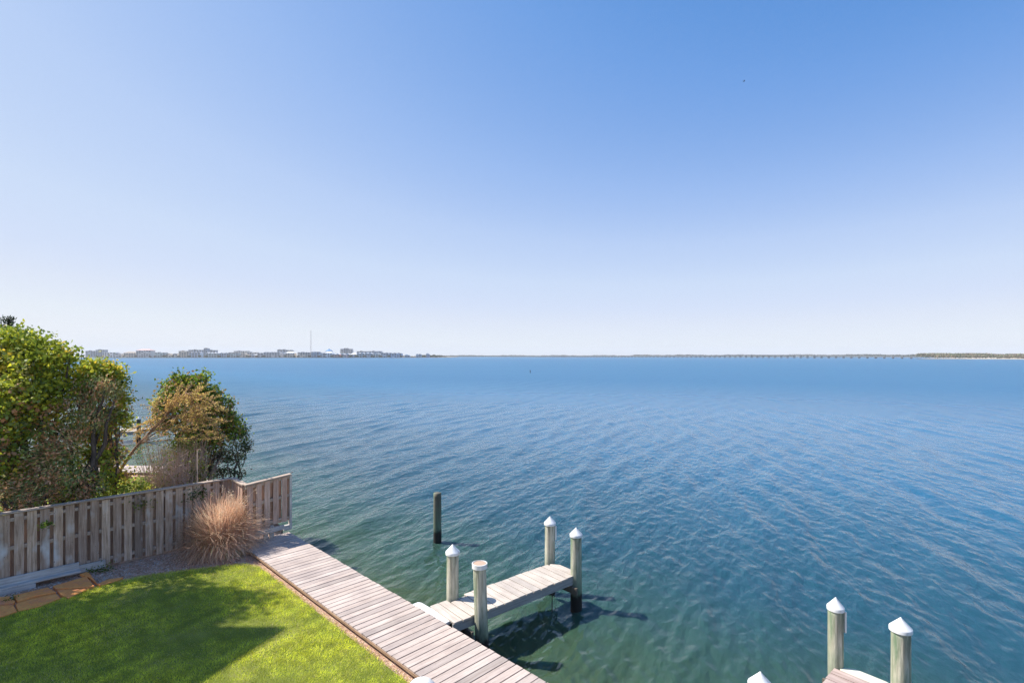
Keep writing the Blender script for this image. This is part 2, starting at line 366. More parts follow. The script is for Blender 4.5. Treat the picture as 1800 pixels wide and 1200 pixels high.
poly = [tuple(NT(a,b))[:2] for a,b in [(5.19,4),(5.19,-14.8),(4.95,-15.3),(4.5,-15.55),(3.9,-15.85),(3.0,-16.25),(2.2,-16.4),(1.4,-16.15),(.6,-16.05),(-.4,-16.25),(-3,-16.3),(-5,-16.3),(-5,4)]]
tag(blades('lawn_grass', poly, 480000, .038, .0088, (-14,1.5,4.5,17), .795), kind='stuff')
poly2 = [(p.x,p.y) for p in nl]
tag(blades('neighbour_lawn_grass', poly2, 50000, .07, .02, (-30,-8,15,29), .795, 1.15, 5), kind='stuff')

# flagstones
M_flags = [[(93,1029),(152,1012),(166,1029),(150,1031),(98,1034)], [(100,1036),(157,1033),(120,1050),(107,1044)],
 [(24,1046),(84,1032),(99,1040),(60,1047),(30,1056)], [(27,1060),(62,1050),(99,1042),(106,1050),(72,1064),(32,1073)],
 [(-14,1065),(23,1062),(30,1074),(2,1083),(-20,1084)], [(-20,1050),(17,1047),(27,1056),(22,1060),(-18,1063)], [(171,1025),(190,1017),(217,1013),(205,1020),(176,1027)],
 [(140,1008),(155,1004),(172,1026),(157,1014)]]
FL = ['angular orange flagstone nearest the step in the fence boards','small wedge shaped orange flagstone on the lawn edge','long orange flagstone beside the low grey fence beam',
 'largest orange flagstone bordering the shaded lawn','orange flagstone at the left picture edge on the lawn side','orange flagstone at the left picture edge on the fence side',
 'narrow pinkish flagstone sliver farthest along the path','small reddish stone behind the angular orange flagstone']
for pg, lb in zip(M_flags, FL):
    c = P(sum(p[0] for p in pg)/len(pg), sum(p[1] for p in pg)/len(pg), .83)
    pts = [P(u,v,.83) for u,v in pg]; mb = MB(); z = .835 + random.uniform(-.008,.008)
    mb.prism([(p.x,p.y) for p in pts], .74, z); o = mb.build('flagstone', M['flag'], bevel=.012)
    tag(o, lb, 'flagstone', 'flagstones laid between the fence and the lawn')
# scattered pebbles and mulch between stones (loose, uncountable)
def litter(name, n, nr_, tr_, size, cols, m, seed):
    r_ = np.random.default_rng(seed); V = []; C = []; Fc = []
    for i in range(n):
        a, b = r_.uniform(*nr_), r_.uniform(*tr_); p = NT(a,b,.765); s_ = size*r_.uniform(.4,1.3); q = r_.normal(size=(6,3)); 
        o = np.array([[1,0,0],[-1,0,0],[0,1,0],[0,-1,0],[0,0,.5],[0,0,-.5]])*s_*r_.uniform(.6,1.3,(6,1)) 
        k = len(V); V += list(o + np.array(p)); Fc += [(k+x,k+y,k+z) for x,y,z in ((0,2,4),(2,1,4),(1,3,4),(3,0,4))]; C += [cols[r_.integers(len(cols))]*r_.uniform(.7,1.3)]*6
    return np_mesh(name, np.array(V), np.array(Fc), m, col=np.array(C))
cols = [np.array(c) for c in ((.62,.37,.27),(.78,.58,.47),(.42,.21,.14),(.60,.56,.54),(.66,.34,.24))]
tag(litter('gravel', 7000, (-2,5.2), (-17.7,-15.6), .022, cols, M['needle'], 2), kind='stuff')
tag(litter('bare_soil_edge', 2600, (5.14,5.32), (-15.6,-4), .014, cols[:3]+[np.array((.42,.28,.2))], M['needle'], 4), kind='stuff')

# ------------------------------------------------------------------ boardwalk
def planks(mb, org, along, across, s0, s1, pitch, gap, w0, w1, z, th, jit=.006, skew=0.0, ends=None):
    n = int(round((s1-s0)/pitch)); rr_ = random.Random(int(abs(s0*10)+7))
    for i in range(n):
        a = s0 + i*pitch + gap/2; b = s0 + (i+1)*pitch - gap/2
        e0 = w0 + rr_.uniform(-1,1)*jit; e1 = w1 + rr_.uniform(-1,1)*jit*1.4; dz = rr_.uniform(-.003,.003); tw = rr_.uniform(-.004,.004)
        pt = lambda s_, w_, zz: org + along*(s_ + skew*(w_-w0)) + across*w_ + Vector((0,0,zz))
        if ends: e0, e1, pl = ends(a, b, e0, e1)
        else: pl = None
        V = [pt(a+tw,e0,z-th+dz),pt(b+tw,e0,z-th+dz),pt(b,e1,z-th+dz),pt(a,e1,z-th+dz),pt(a+tw,e0,z+dz),pt(b+tw,e0,z+dz),pt(b,e1,z+dz),pt(a,e1,z+dz)]
        mb.add(V, [(0,3,2,1),(4,5,6,7),(0,1,5,4),(1,2,6,5),(2,3,7,6),(3,0,4,7)])
bw = root('boardwalk', NT(6.05,-8,.76), 'long weathered plank boardwalk along the top of the bulkhead beside the lawn', 'boardwalk')
mb = MB(); planks(mb, Vector((0,0,0)), D, N, -16.73, 11.0, .184, .021, 5.33, 6.77, .90, .038, .008, .0)
mb.build('decking', M['deck'], bw, bevel=.004)
for n_ in (5.40, 6.05, 6.66): MB().boxp(NT(n_,-16.68), NT(n_,11), .045, .72, .862).build('stringer', M['edge'], bw)
MB().boxp(NT(5.317,-16.7), NT(5.317,11), .016, .835, .882).build('edge_board', M['edge'], bw)
mb = MB()
for k in range(90):
    t_ = -16.7 + k*.306; mb.boxp(NT(6.60,t_), NT(6.60,t_+.296), .05, -1.2, .71)
mb.boxp(NT(6.655,-16.7), NT(6.655,11), .05, .42, .66)
tag(mb.build('bulkhead', M['bulkhead']), 'dark timber bulkhead wall holding the shore under the boardwalk', 'retaining wall')
# near-pier step plank pieces
# neighbour boardwalk strips and bulkhead
nbw = root('boardwalk', NT(6.3,-24,.76), 'neighbouring plank boardwalk beyond the fence behind the twiggy shrubs', 'boardwalk')
mb = MB(); planks(mb, Vector((0,0,0)), D, N, -30.2, -18.0, .184, .012, 5.75, 7.15, .90, .04)
a = P(204,819,.9); b = NT(7.0,-30.2); dd = (Vector((a.x,a.y,0))-Vector((b.x,b.y,0))).normalized(); cc = Vector((dd.y,-dd.x,0)); 
if cc.y > 0: cc = -cc
planks(mb, Vector((b.x,b.y,0)), dd, cc, 0, 42, .184, .012, -.2, 1.3, .90, .04)
mb.build('decking', M['deck'], nbw)
mb = MB(); mb.boxp(NT(7.02,-30.3), NT(7.02,-17.9), .05, -1.2, .72); p2 = b + dd*42 - cc*.05; mb.boxp(b-cc*.05, p2, .05, -1.2, .72)
tag(mb.build('bulkhead', M['bulkhead']), 'neighbouring timber bulkhead wall beyond the fence and shrubs', 'retaining wall')

# ------------------------------------------------------------------ pilings
def piling(x, y, top, r, label, cap='cone', m='pile', lean=(0,0), strip=False, bottom=-1.3, seed=0, group='round timber pilings of the docks', capr=None, cat='piling', name='piling'):
    t = root(name, (x,y,0), label, cat, group); rr_ = random.Random(seed+11); lean = (lean[0]+rr_.uniform(-.012,.012), lean[1]+rr_.uniform(-.02,.02))
    mb = MB(); prof = []; n = 26; K = 26
    V = []; ph = [rr_.random()*6 for _ in range(4)]
    for i in range(K+1):
        f = i/K; z = bottom + (top-bottom)*f; rad = r*(1.04-.07*f)
        for k in range(n):
            a = 2*math.pi*k/n; rr2 = rad*(1+.022*math.sin(2*a+ph[0]+z*.7)+.016*math.sin(5*a+ph[1]-z)+.010*math.sin(9*a+ph[2]+z*2.1))
            V.append((x+lean[0]*f+rr2*math.cos(a), y+lean[1]*f+rr2*math.sin(a), z))
    Fc = [(i*n+k,i*n+(k+1)%n,(i+1)*n+(k+1)%n,(i+1)*n+k) for i in range(K) for k in range(n)] + [tuple(K*n+k for k in range(n))]
    mb.add(V, Fc); mb.build('post', M[m], t, smooth=True)
    cx, cy = x+lean[0], y+lean[1]; R_ = capr or r*1.14
    if cap == 'cone':
        mb = MB().lathe((cx,cy,0), [(R_*.97,top-.055),(R_,top-.05),(R_,top+.0),(R_*.985,top+.008),(R_*.5,top+.092),(R_*.12,top+.158),(.01,top+.172)], 36)
        o = mb.build('cap', M['white'], t, smooth=True); md = o.modifiers.new('e','EDGE_SPLIT'); md.split_angle = R(24)
    elif cap == 'ring':
        mb = MB().lathe((cx,cy,0), [(R_*.97,top-.075),(R_,top-.07),(R_,top+.025),(R_*.90,top+.028),(R_*.88,top+.006),(.02,top+.012)], 36)
        o = mb.build('cap', M['white'], t, smooth=True); md = o.modifiers.new('e','EDGE_SPLIT'); md.split_angle = R(24)
        mb = MB().lathe((cx,cy,0), [(R_*.86,top+.0),(R_*.86,top+.016),(.01,top+.02)], 30); mb.build('sand_fill', M['sandfill'], t)
    if strip:
        for s_ in strip:
            q = Vector((cx+s_[0], cy+s_[1], 0)); mb = MB(); mb.box((q.x,q.y,top-.26), .016, .02, .19); mb.build('rod_holder', M['white'], t, bevel=.004)
    return t
M['sandfill'] = mat('dirt_in_cap', (.42,.30,.22), .9)
PIL = []
piling(-2.60, 18.14, 1.72, .143, 'lone dark bare topped piling standing apart in open water', cap=None, m='pile_dark', seed=1)
piling(-1.37, 12.06, 1.96, .145, 'piling with pointed white cap at the shore end of the middle pier, far side', seed=2, lean=(-.0,.0))
piling(-.60, 11.22, 2.00, .146, 'leaning piling with open flat ring cap full of dirt beside the middle pier', cap='ring', lean=(-.09,0.02), seed=3, m='pile')
piling(1.03, 14.28, 1.93, .143, 'piling with pointed white cap at the outer far corner of the middle pier', seed=4, strip=[(.155,-.05)])
piling(1.645, 13.34, 1.93, .143, 'darker piling with pointed white cap at the outer near corner of the middle pier', m='pile_green', seed=5)
piling(5.87, 9.43, 1.95, .128, 'green streaked piling with pointed white cap at the tip of the lower right pier', m='pile_green', seed=6, capr=.142, strip=[(.155,-.03)])
piling(6.50, 8.70, 1.95, .145, 'thick piling half black with white cap, rightmost on the lower right pier', m='pile_green', seed=12)
piling(3.455, 7.24, 1.93, .143, 'white pointed piling cap peeking in at the bottom edge beside the right pier', seed=8)
cp = root('post', (-1.50, 8.62, .76), 'short post with wide white domed cap at the lawn edge of the boardwalk', 'post')
MB().lathe((-1.50,8.62,0), [(.12,.74),(.12,1.0)], 20).build('shaft', M['pile'], cp, smooth=False)
MB().lathe((-1.50,8.62,0), [(.235,.97),(.24,.98),(.235,1.02),(.18,1.085),(.11,1.125),(.05,1.14),(.005,1.142)], 32).build('cap', M['white'], cp, smooth=True)

# ------------------------------------------------------------------ finger piers
def pier(s0, s1, e0, e1, label, mtop, notch0, endboard=None):
    t = root('finger_pier', SE((s0+s1)/2,(e0+e1)/2,0), label, 'pier', 'narrow finger piers reaching out from the boardwalk')
    z = .905; th = .038; n = max(1,round((s1-.24-s0)/.225)); pitch = (s1-.24-s0)/n; rr_ = random.Random(int(s0*9))
    mb = MB(); cuts = []
    for i in range(n):
        a = s1-.24-(i+1)*pitch+.011; b = s1-.24-i*pitch-.011
        j0, j1 = rr_.uniform(-.015,.015), rr_.uniform(-.012,.012); lo, hi = e0-.03+j0, e1+.02+j1
        for (ps, pe, pr) in notch0:                              # planks stop at a piling
            if a < ps < b or abs((a+b)/2-ps) < pr:
                if pe > (e0+e1)/2: hi = min(hi, pe-pr)
                else: lo = max(lo, pe+pr)
        pts = [SE(a,lo),SE(b,lo),SE(b,hi),SE(a,hi)]; dz = rr_.uniform(-.003,.003)
        mb.prism([(p.x,p.y) for p in pts], z-th+dz, z+dz)
    mb.build('decking', mtop, t, bevel=.004)
    em = MB(); em.prism([(p.x,p.y) for p in (SE(s1-.236,e0+.0),SE(s1-.10,e0+.03),SE(s1,e0+.24),SE(s1,e1-.22),SE(s1-.16,e1-.02),SE(s1-.236,e1-.06))], z-th, z+.002)
    em.build('end_board', endboard or mtop, t, bevel=.004)
    for e_ in (e0+.01, e1-.02):
        mb = MB(); mb.boxp(SE(s0,e_), SE(s1-.06,e_), .042, z-th-.19, z-th-.004); mb.build('side_beam', M['beam'], t, bevel=.004)
    for s_ in (s0+.35, s1-.32): MB().boxp(SE(s_,e0-.22), SE(s_,e1+.2), .05, z-th-.37, z-th-.195).build('cross_beam', M['bulkhead'], t)
    # bolt and brace at the outer near piling
    MB().tube([SE(s1-.15,e0-.02,z-.28), SE(s1-.62,e0+.35,z-.36)], .022, 6).build('brace', M['bulkhead'], t)
    MB().tube([SE(s1-.62,e0+.36,z-.2), SE(s1-.62,e0+.36,-.15)], .014, 6).build('hanging_rod', M['bulkhead'], t)
    return t
pier(6.05, 9.92, 9.183, 10.10, 'bleached finger pier with white topped pilings in the middle of the water edge', M['pier'], [(.768*-1.37+.641*12.06, 10.14,.17),(6.7,9.03,.05),(9.85,9.2,.1)])
M['pale'] = wood('pale_green_board', (.50,.52,.42), (.60,.63,.52), (.68,.70,.60), E2, .1, spots=False)
pier(6.62, 10.67, 2.50, 3.43, 'brown plank finger pier cut off at the bottom right corner', M['pier_brown'], [(7.29,3.35,.17)], M['pale'])
# hinged step and box beside the pier start
def boards_patch():
    t = root('dock_step', NT(6.88,-9.4,.85), 'low white painted step board between the boardwalk edge and the middle pier', 'step')
    pts = [NT(6.785,-9.92),NT(6.785,-8.72),NT(6.985,-8.72),NT(6.985,-9.84),NT(6.965,-9.89),NT(6.93,-9.92)]
    mb = MB(); mb.prism([(p.x,p.y) for p in pts], .80, .872); mb.build('board', M['white'], t, bevel=.008)
    MB().boxp(NT(6.88,-9.85), NT(6.88,-8.75), .06, .60, .795).build('support', M['beam'], t)
boards_patch()

# ------------------------------------------------------------------ fence
def fence_run(parent, a, b, top0, top1, bot0, bot1, front, pitch=.245, bw_=.180, fm='fence', bmn='fence_back', posts=(), railz=(.18,.95,1.65), base=.8):
    """shadow-box boards on both sides of rails; front = side vector towards the lawn"""
    a = Vector((a[0],a[1],0)); b = Vector((b[0],b[1],0)); L = (b-a).length; d = (b-a)/L; n = int(L/pitch); rr_ = random.Random(int(L*13))
    zt = lambda s: top0+(top1-top0)*s/L; zb = lambda s: bot0+(bot1-bot0)*s/L
    for side, nm, mm, off in ((1,'front_boards',fm,.047),(-1,'back_boards',bmn,-.047)):
        mb = MB()
        for i in range(-1, n+1):
            s = i*pitch + (pitch/2 if side > 0 else pitch) + rr_.uniform(-.008,.008); s0, s1 = s-bw_/2, s+bw_/2
            s0 = max(s0,0.0); s1 = min(s1,L)
            if s1-s0 < .04: continue
            tl = rr_.uniform(-.006,.006)
            mb.boxp(a+d*(s0+tl)+front*off, a+d*(s1+tl)+front*off, .018, zb(s)+rr_.uniform(-.015,.02), zt(s)-.045+rr_.uniform(-.012,.004))
        mb.build(nm, M[mm], parent, bevel=.003)
    for rz in railz:
        mb = MB(); mb.boxp(a, b, .072, bot0+rz-.045, bot0+rz+.045, bot1+rz-.045+(zt(L)-zt(0))*(rz/1.8), bot1+rz+.045+(zt(L)-zt(0))*(rz/1.8)); mb.build('rail', M['rail'], parent)
    mb = MB(); mb.boxp(a-d*.02+front*.02, b+d*.04+front*.02, .17, zt(0)-.03, zt(0)+.012, zt(L)-.03, zt(L)+.012); mb.build('top_cap', M['rail'], parent, bevel=.004)
    for s in posts:
        mb = MB(); c = a+d*s-front*.0; mb.box((c.x,c.y,(base-.3+zt(s)-.02)/2), .044, .034, (zt(s)-.02-base+.3)/2, d, front); mb.build('post', M['fence'], parent)
fr = -D                                                  # towards the far side
FT = -17.8
fm_ = root('wooden_fence', NT(2,FT,.8), 'long weathered shadow box board fence between the lawn and the leafy neighbouring yard', 'fence')
fence_run(fm_, NT(-3.0,FT), NT(5.42,FT), 2.66, 2.66, .82, .82, D, posts=(.2,2.6,5.0,7.4,8.3))
fj = root('fence_return', NT(5.44,-17.2,.8), 'short return section of fence where the line steps towards the boardwalk', 'fence')
fence_run(fj, NT(5.46,FT+.06), NT(5.46,-16.70), 2.66, 2.64, .9, .9, -N, fm='fence_red', posts=())
fw = root('fence_end_panel', NT(6.1,-16.6,.9), 'reddish brown last fence panel across the boardwalk end at the water', 'fence')
fence_run(fw, NT(5.42,-16.60), NT(6.72,-16.60), 2.65, 2.77, 1.25, 1.30, D, pitch=.252, bw_=.165, fm='fence_red', railz=(.1,.75,1.3))
mb = MB(); mb.box(tuple(NT(6.76,-16.60,1.90)), .035, .06, .85, N, D); mb.build('end_post', M['kick'], fw)
mb = MB(); mb.boxp(NT(5.35,-16.48), NT(6.52,-16.48), .045, 1.07, 1.21, 1.10, 1.24); mb.build('bottom_beam', M['kick'], fw, bevel=.004)
MB().boxp(NT(6.55,-16.6), NT(6.80,-16.6), .10, 1.02, 1.17).build('end_block', M['kick'], fw, bevel=.004)
for n_ in (6.02, 6.20):
    mb = MB(); mb.box(tuple(NT(n_,-16.62,1.0)), .06, .045, .25, N, D); mb.build('support_post', M['kick'], fw)
mb = MB(); mb.tube([NT(6.74,-16.52,2.80),NT(6.82,-16.50,2.84)],.012,6); mb.build('hook', M['bulkhead'], fw)
# boards lying along the foot of the fence
kb = root('edging_beam', NT(0,FT+.2,.8), 'stacked grey edging boards lying along the foot of the fence by the flagstones', 'edging')
mb = MB(); mb.boxp(NT(-3,FT+.14), NT(1.70,FT+.14), .05, .92, 1.10); mb.build('upper_board', M['kick'], kb, bevel=.006)
mb = MB(); mb.boxp(NT(-3,FT+.25), NT(1.72,FT+.25), .17, .88, .925); mb.build('ledge_board', M['kick'], kb, bevel=.006)
mb = MB(); mb.boxp(NT(-3,FT+.33), NT(.85,FT+.33), .05, .76, .875); mb.build('lower_board', M['kick'], kb, bevel=.006)
mb = MB(); mb.boxp(NT(1.45,FT+.12), NT(2.25,FT+.12), .05, .80, 1.0); mb.build('short_board', M['kick'], kb, bevel=.006)

# ------------------------------------------------------------------ foliage generators
def leaf_mesh(name, C, size, asp, cols, m, parent, seed, up=.3, jitter=.35, dirs=None):
    r_ = np.random.default_rng(seed); n = len(C)
    nrm = r_.normal(size=(n,3)); nrm[:,2] += up*2; nrm /= np.linalg.norm(nrm,axis=1)[:,None]
    a = r_.normal(size=(n,3)) if dirs is None else dirs + r_.normal(size=(n,3))*.35
    a -= (a*nrm).sum(1)[:,None]*nrm; a /= np.linalg.norm(a,axis=1)[:,None]+1e-9; b = np.cross(nrm,a)
    s = size*r_.uniform(1-jitter,1+jitter,(n,1)); w = s*asp
    bend = nrm*s*.12
    V = np.stack([C-a*s*.5, C+b*w*.5-bend-a*s*.05, C+a*s*.5, C-b*w*.5-bend-a*s*.05],1).reshape(-1,3)
    Fc = np.arange(n*4).reshape(-1,4)
    return np_mesh(name, V, Fc, m, parent, col=np.repeat(cols,4,0))
def blob_points(blobs, dens, seed, clump=.16, per=26, shell=.55):
    r_ = np.random.default_rng(seed); out = []; nc = []
    for (c, r, sq) in blobs:
        k = max(4,int(dens*r*r)); v = r_.normal(size=(k,3)); v /= np.linalg.norm(v,axis=1)[:,None]
        rad = r*(shell+(1.08-shell)*r_.random(k)**.6); lump = 1+.16*np.sin(v[:,0]*5+c[0]*3)*np.sin(v[:,2]*6+c[2]*5)
        cc = np.array(c)+v*(rad*lump)[:,None]*np.array([1,1,sq]); nc.append(cc)
    nc = np.concatenate(nc); pts = nc[:,None,:]+r_.normal(size=(len(nc),per,3))*clump; return pts.reshape(-1,3), np.repeat(np.arange(len(nc)),per), nc
def palette(n_clumps, idx, pal, wts, seed, vary=.25):
    r_ = np.random.default_rng(seed); pal = np.array(pal); k = r_.choice(len(pal),size=n_clumps,p=np.array(wts)/sum(wts))
    c = pal[k][idx]; mixm = r_.random(len(idx))<.2; c = np.where(mixm[:,None], pal[r_.choice(len(pal),size=len(idx),p=np.array(wts)/sum(wts))], c)
    return c*r_.uniform(1-vary,1+vary,(len(idx),1))
def limbs(mb, base, targets, r0, seed, n=7, wig=.10):
    rr_ = random.Random(seed)
    for tg in targets:
        tg = Vector(tg); pts = []; K = 8; b = Vector(base) + Vector((rr_.uniform(-.1,.1),rr_.uniform(-.1,.1),0))
        for i in range(K+1):
            f = i/K; p = b.lerp(tg, f); p.z = b.z+(tg.z-b.z)*(f**.8); s = wig*math.sin(f*math.pi)
            pts.append(p+Vector((rr_.uniform(-s,s),rr_.uniform(-s,s),rr_.uniform(-s,s))))
        mb.tube(pts, [r0*(1-.85*i/K) for i in range(K+1)], n)
def QB(l): return [(tuple(Q(u,v,y)), r, sq) for (u,v,y,r,sq) in l]
JUN = [(.30,.37,.12),(.46,.42,.16),(.74,.38,.19),(.56,.33,.19),(.20,.26,.09),(.88,.44,.22)]
GREEN = [(.39,.44,.045),(.26,.33,.04),(.60,.57,.05),(.15,.21,.035),(.72,.52,.06)]
def tree(name, base, blobs, label, cat, pal, wts, dens, size, seed, inner=None, asp=.7, clump=.15, per=26, r0=.14, m='leaf', limb_n=9, up=.3, shell=.5, group=None, extra_twigs=0, leafdirs=False):
    t = root(name, base, label, cat, group); pts, idx, nc = blob_points(blobs, dens, seed, clump, per, shell)
    keep = pts[:,2] > base[2]+.05; pts = pts[keep]; idx = idx[keep]
    col = palette(len(nc), idx, pal, wts, seed+1)
    if inner:                                             # old growth below the new green tips: brown and olive sprays
        q_ = np.random.default_rng(seed+9); xs = np.round(nc[:,0]/.5).astype(int); top = {k: nc[xs == k,2].max() for k in set(xs)}
        dep = np.array([top[a] for a in xs])-nc[:,2]; pb = np.clip((dep-.25)/1.2,0,1)*.36; br = q_.random(len(nc)) < pb
        col = np.where(br[idx][:,None], palette(len(nc), idx, *inner, seed+5), col)
    mb = MB(); rr_ = random.Random(seed); tg = [b[0] for b in blobs]
    limbs(mb, base, tg[:limb_n] if len(tg) <= limb_n else rr_.sample(tg, limb_n), r0, seed)
    sel = rr_.sample(range(len(nc)), min(len(nc), 60+extra_twigs))
    for k in sel:
        e = Vector(nc[k]); b0 = min(tg, key=lambda q: (Vector(q)-e).length); limbs(mb, Vector(b0), [e], r0*.16, k, 4, .06)
    mb.build('trunk', M['bark'], t, smooth=True)
    dirs = None
    if leafdirs:
        cen = np.array([b[0] for b in blobs]).mean(0); dirs = pts-cen; dirs /= np.linalg.norm(dirs,axis=1)[:,None]; dirs[:,2] += .5
    leaf_mesh('crown', pts, size, asp, col, M[m], t, seed+2, up, dirs=dirs)
    return t

# big tree at the left edge and its neighbours, all rooted behind the fence
gz = .8
tree('broadleaf_tree', (-14.2,15.3,gz), QB([(20,622,15.2,.75,.9),(62,628,14.7,.62,.9),(-25,640,15.2,.9,.9),(98,640,14.9,.36,.9),(35,690,14.5,.8,.9),(92,688,14.9,.48,.9),(122,628,14.9,.20,.7),
   (5,745,14.4,.7,.9),(-40,740,14.6,1.0,1),(75,735,14.7,.5,.9),(40,600,15.0,.42,.8),(-30,820,14.2,.8,1),(8,812,14.0,.45,1)]),
   'tallest bright green leafy tree at the left picture edge behind the fence', 'tree', GREEN, (4,4,4.2,1.2,.4), 150, .11, 21, inner=(JUN,(2,2,2,2.5,2,.6)), asp=.72, clump=.14, per=32, r0=.12, shell=.35, extra_twigs=60)
tree('broadleaf_tree', (-12.2,15.9,gz), QB([(172,650,15.8,.42,.9),(193,668,15.9,.38,.9),(207,700,15.9,.30,.9),(155,690,15.7,.34,.9),(150,655,15.6,.24,.9),(136,668,15.3,.24,.9),(198,742,15.9,.38,.9),(150,760,15.6,.4,.9),(205,655,15.9,.2,.8),
   (190,800,15.8,.36,.9),(168,805,15.6,.36,.9),(205,840,15.9,.3,.8),(214,725,15.9,.18,.8)]),
   'smaller yellow green leafy tree touching the taller tree on its water side', 'tree', GREEN, (4,2.5,4,1,2.6), 215, .10, 31, inner=(JUN,(2,2,2.6,2,1,1)), asp=.72, clump=.12, per=30, r0=.05, shell=.3, extra_twigs=50)
tree('rusty_juniper', (-12.6,14.95,gz), QB([(140,715,15.2,.42,1),(165,735,15.3,.36,.9),(120,770,14.9,.5,.9),(75,800,14.6,.5,.9),(185,725,15.6,.25,.9),(60,850,14.2,.5,.8),(110,845,14.6,.5,.8),(150,850,14.9,.4,.8),
   (30,865,13.8,.4,.8),(160,690,15.4,.3,.9),(100,800,14.8,.4,.9),(130,868,14.8,.32,.7),(185,678,15.3,.28,.8),(205,692,15.5,.2,.8)]),
   'straggly juniper with rusty brown patches between the two leafy trees', 'juniper', JUN, (3.2,2.8,2.4,1.4,1.2,1.1), 150, .10, 41, asp=.36, clump=.12, per=40, m='needle', r0=.12, up=0, shell=.35, leafdirs=True)
tree('juniper_shrub', (-13.2,13.9,gz), QB([(10,885,13.3,.42,.7),(50,880,13.8,.3,.7),(-20,860,13.3,.4,.8),(85,872,14.1,.26,.7)]),
   'low rusty red juniper shrub leaning on the fence top at the left edge', 'shrub', JUN, (1.5,1.5,2.5,2,1.5,2.5), 90, .08, 43, asp=.3, clump=.09, per=34, m='needle', r0=.06, up=0, leafdirs=True)
tree('pine_tree', (-15.4,17.6,gz), QB([(18,580,17.4,.17,1.3),(15,564,17.4,.10,1.5),(22,594,17.4,.22,.8),(11,590,17.4,.15,.8)]),
   'dark pointed evergreen tip sticking up above the tall leafy tree', 'tree', [(.03,.06,.03),(.05,.08,.03),(.04,.055,.025)], (2,2,1), 420, .09, 51, asp=.34, clump=.06, per=50, m='needle', r0=.1, up=0, limb_n=3, leafdirs=True)
tree('shade_tree', (-17.6,13.2,gz), [((-16.2,13.9,12.5),.9,.8),((-16.3,13.2,11.9),.8,.8),((-16.6,14.2,11.4),.8,.8),((-17.6,13.3,11.5),1.0,.8),((-18.6,13.2,11.2),1.0,.8),((-19.6,13.0,11.2),1.0,.8),((-17.4,13.0,12.7),.8,.8),((-18.5,12.8,10.2),.8,.8),((-20.3,13.2,10.3),1.0,.8)],
   'unseen tall leafy tree added beyond the left picture edge to shade the lawn', 'tree', GREEN, (4,4,3,2,.2), 66, .15, 27, asp=.75, clump=.2, per=26, r0=.14, shell=.35)  # unseen tree, added with a high crown placed to shade the lawn
# undergrowth on the neighbour side of the fence
tree('leafy_bush', (-11.7,15.6,gz), QB([(212,862,15.5,.28,.8),(240,858,15.9,.26,.7),(178,866,15.2,.26,.7),(228,872,15.3,.2,.6),(258,862,16.2,.2,.5)]),
   'low bright green bush peeping over the fence between the two big shrubs', 'bush', GREEN, (4,3,4,1,.3), 120, .075, 61, clump=.09, per=24, r0=.03)
tree('leafy_bush', (-13.4,14.6,gz), QB([(40,835,14.3,.36,.8),(95,862,14.5,.30,.7),(140,858,14.9,.30,.7),(170,835,15.2,.26,.8),(125,822,14.9,.26,.8),(60,878,13.9,.22,.6),(12,845,13.8,.3,.8)]),
   'low green leafy undergrowth in front of the tall tree trunks just over the fence', 'bush', GREEN, (4,3.4,3,2,.3), 120, .085, 66, clump=.11, per=24, r0=.03)
# second shrub group
tree('ivy_covered_tree', (-10.7,18.0,gz), QB([(333,682,18.2,.48,1),(318,672,18.2,.3,.9),(356,692,18.2,.46,.9),(298,692,18.2,.33,.9),(290,712,18.1,.3,.9),(378,708,18.3,.38,.9),(393,728,18.4,.33,.9),(345,725,18.1,.6,.9),(402,748,18.4,.22,.9),(365,755,18.2,.5,.9),
   (300,735,18.1,.4,.9),(330,770,18.1,.4,.9),(378,772,18.3,.36,.9),(352,662,18.2,.2,.8),(412,738,18.4,.24,.9),(420,758,18.4,.18,.9),(345,795,18.2,.38,.9),(322,798,18.1,.26,.8),(360,820,18.2,.3,.8)]),
   'round ivy covered tree beyond the fence with brown patches near the water', 'tree', [(.18,.28,.025),(.10,.18,.025),(.30,.36,.03),(.42,.27,.08),(.055,.10,.022),(.32,.19,.08)], (4,2.6,3.4,2.6,1.2,1.2), 190, .095, 71, inner=(JUN,(2,2,2,2,1.5,.5)), asp=.78, clump=.12, per=30, r0=.07, shell=.45)
tree('dark_juniper', (-9.9,18.6,gz), QB([(412,762,18.7,.30,.9),(425,785,18.8,.26,.9),(415,808,18.7,.28,.8),(400,828,18.5,.2,.6),(430,760,18.8,.18,.9),(395,795,18.5,.28,.9),(425,830,18.7,.13,.5),(408,738,18.7,.2,.9),(434,778,18.8,.12,1),(380,800,18.6,.3,.9),(365,825,18.5,.28,.8),(385,832,18.5,.2,.6),(342,815,18.6,.3,.9)]),
   'dark green juniper leaning out over the water behind the round tree', 'juniper', [(.07,.10,.04),(.11,.15,.05),(.05,.065,.04),(.18,.12,.07)], (3,3,2,1.5), 230, .08, 81, asp=.5, clump=.085, per=26, m='needle', r0=.04, up=0, limb_n=9)
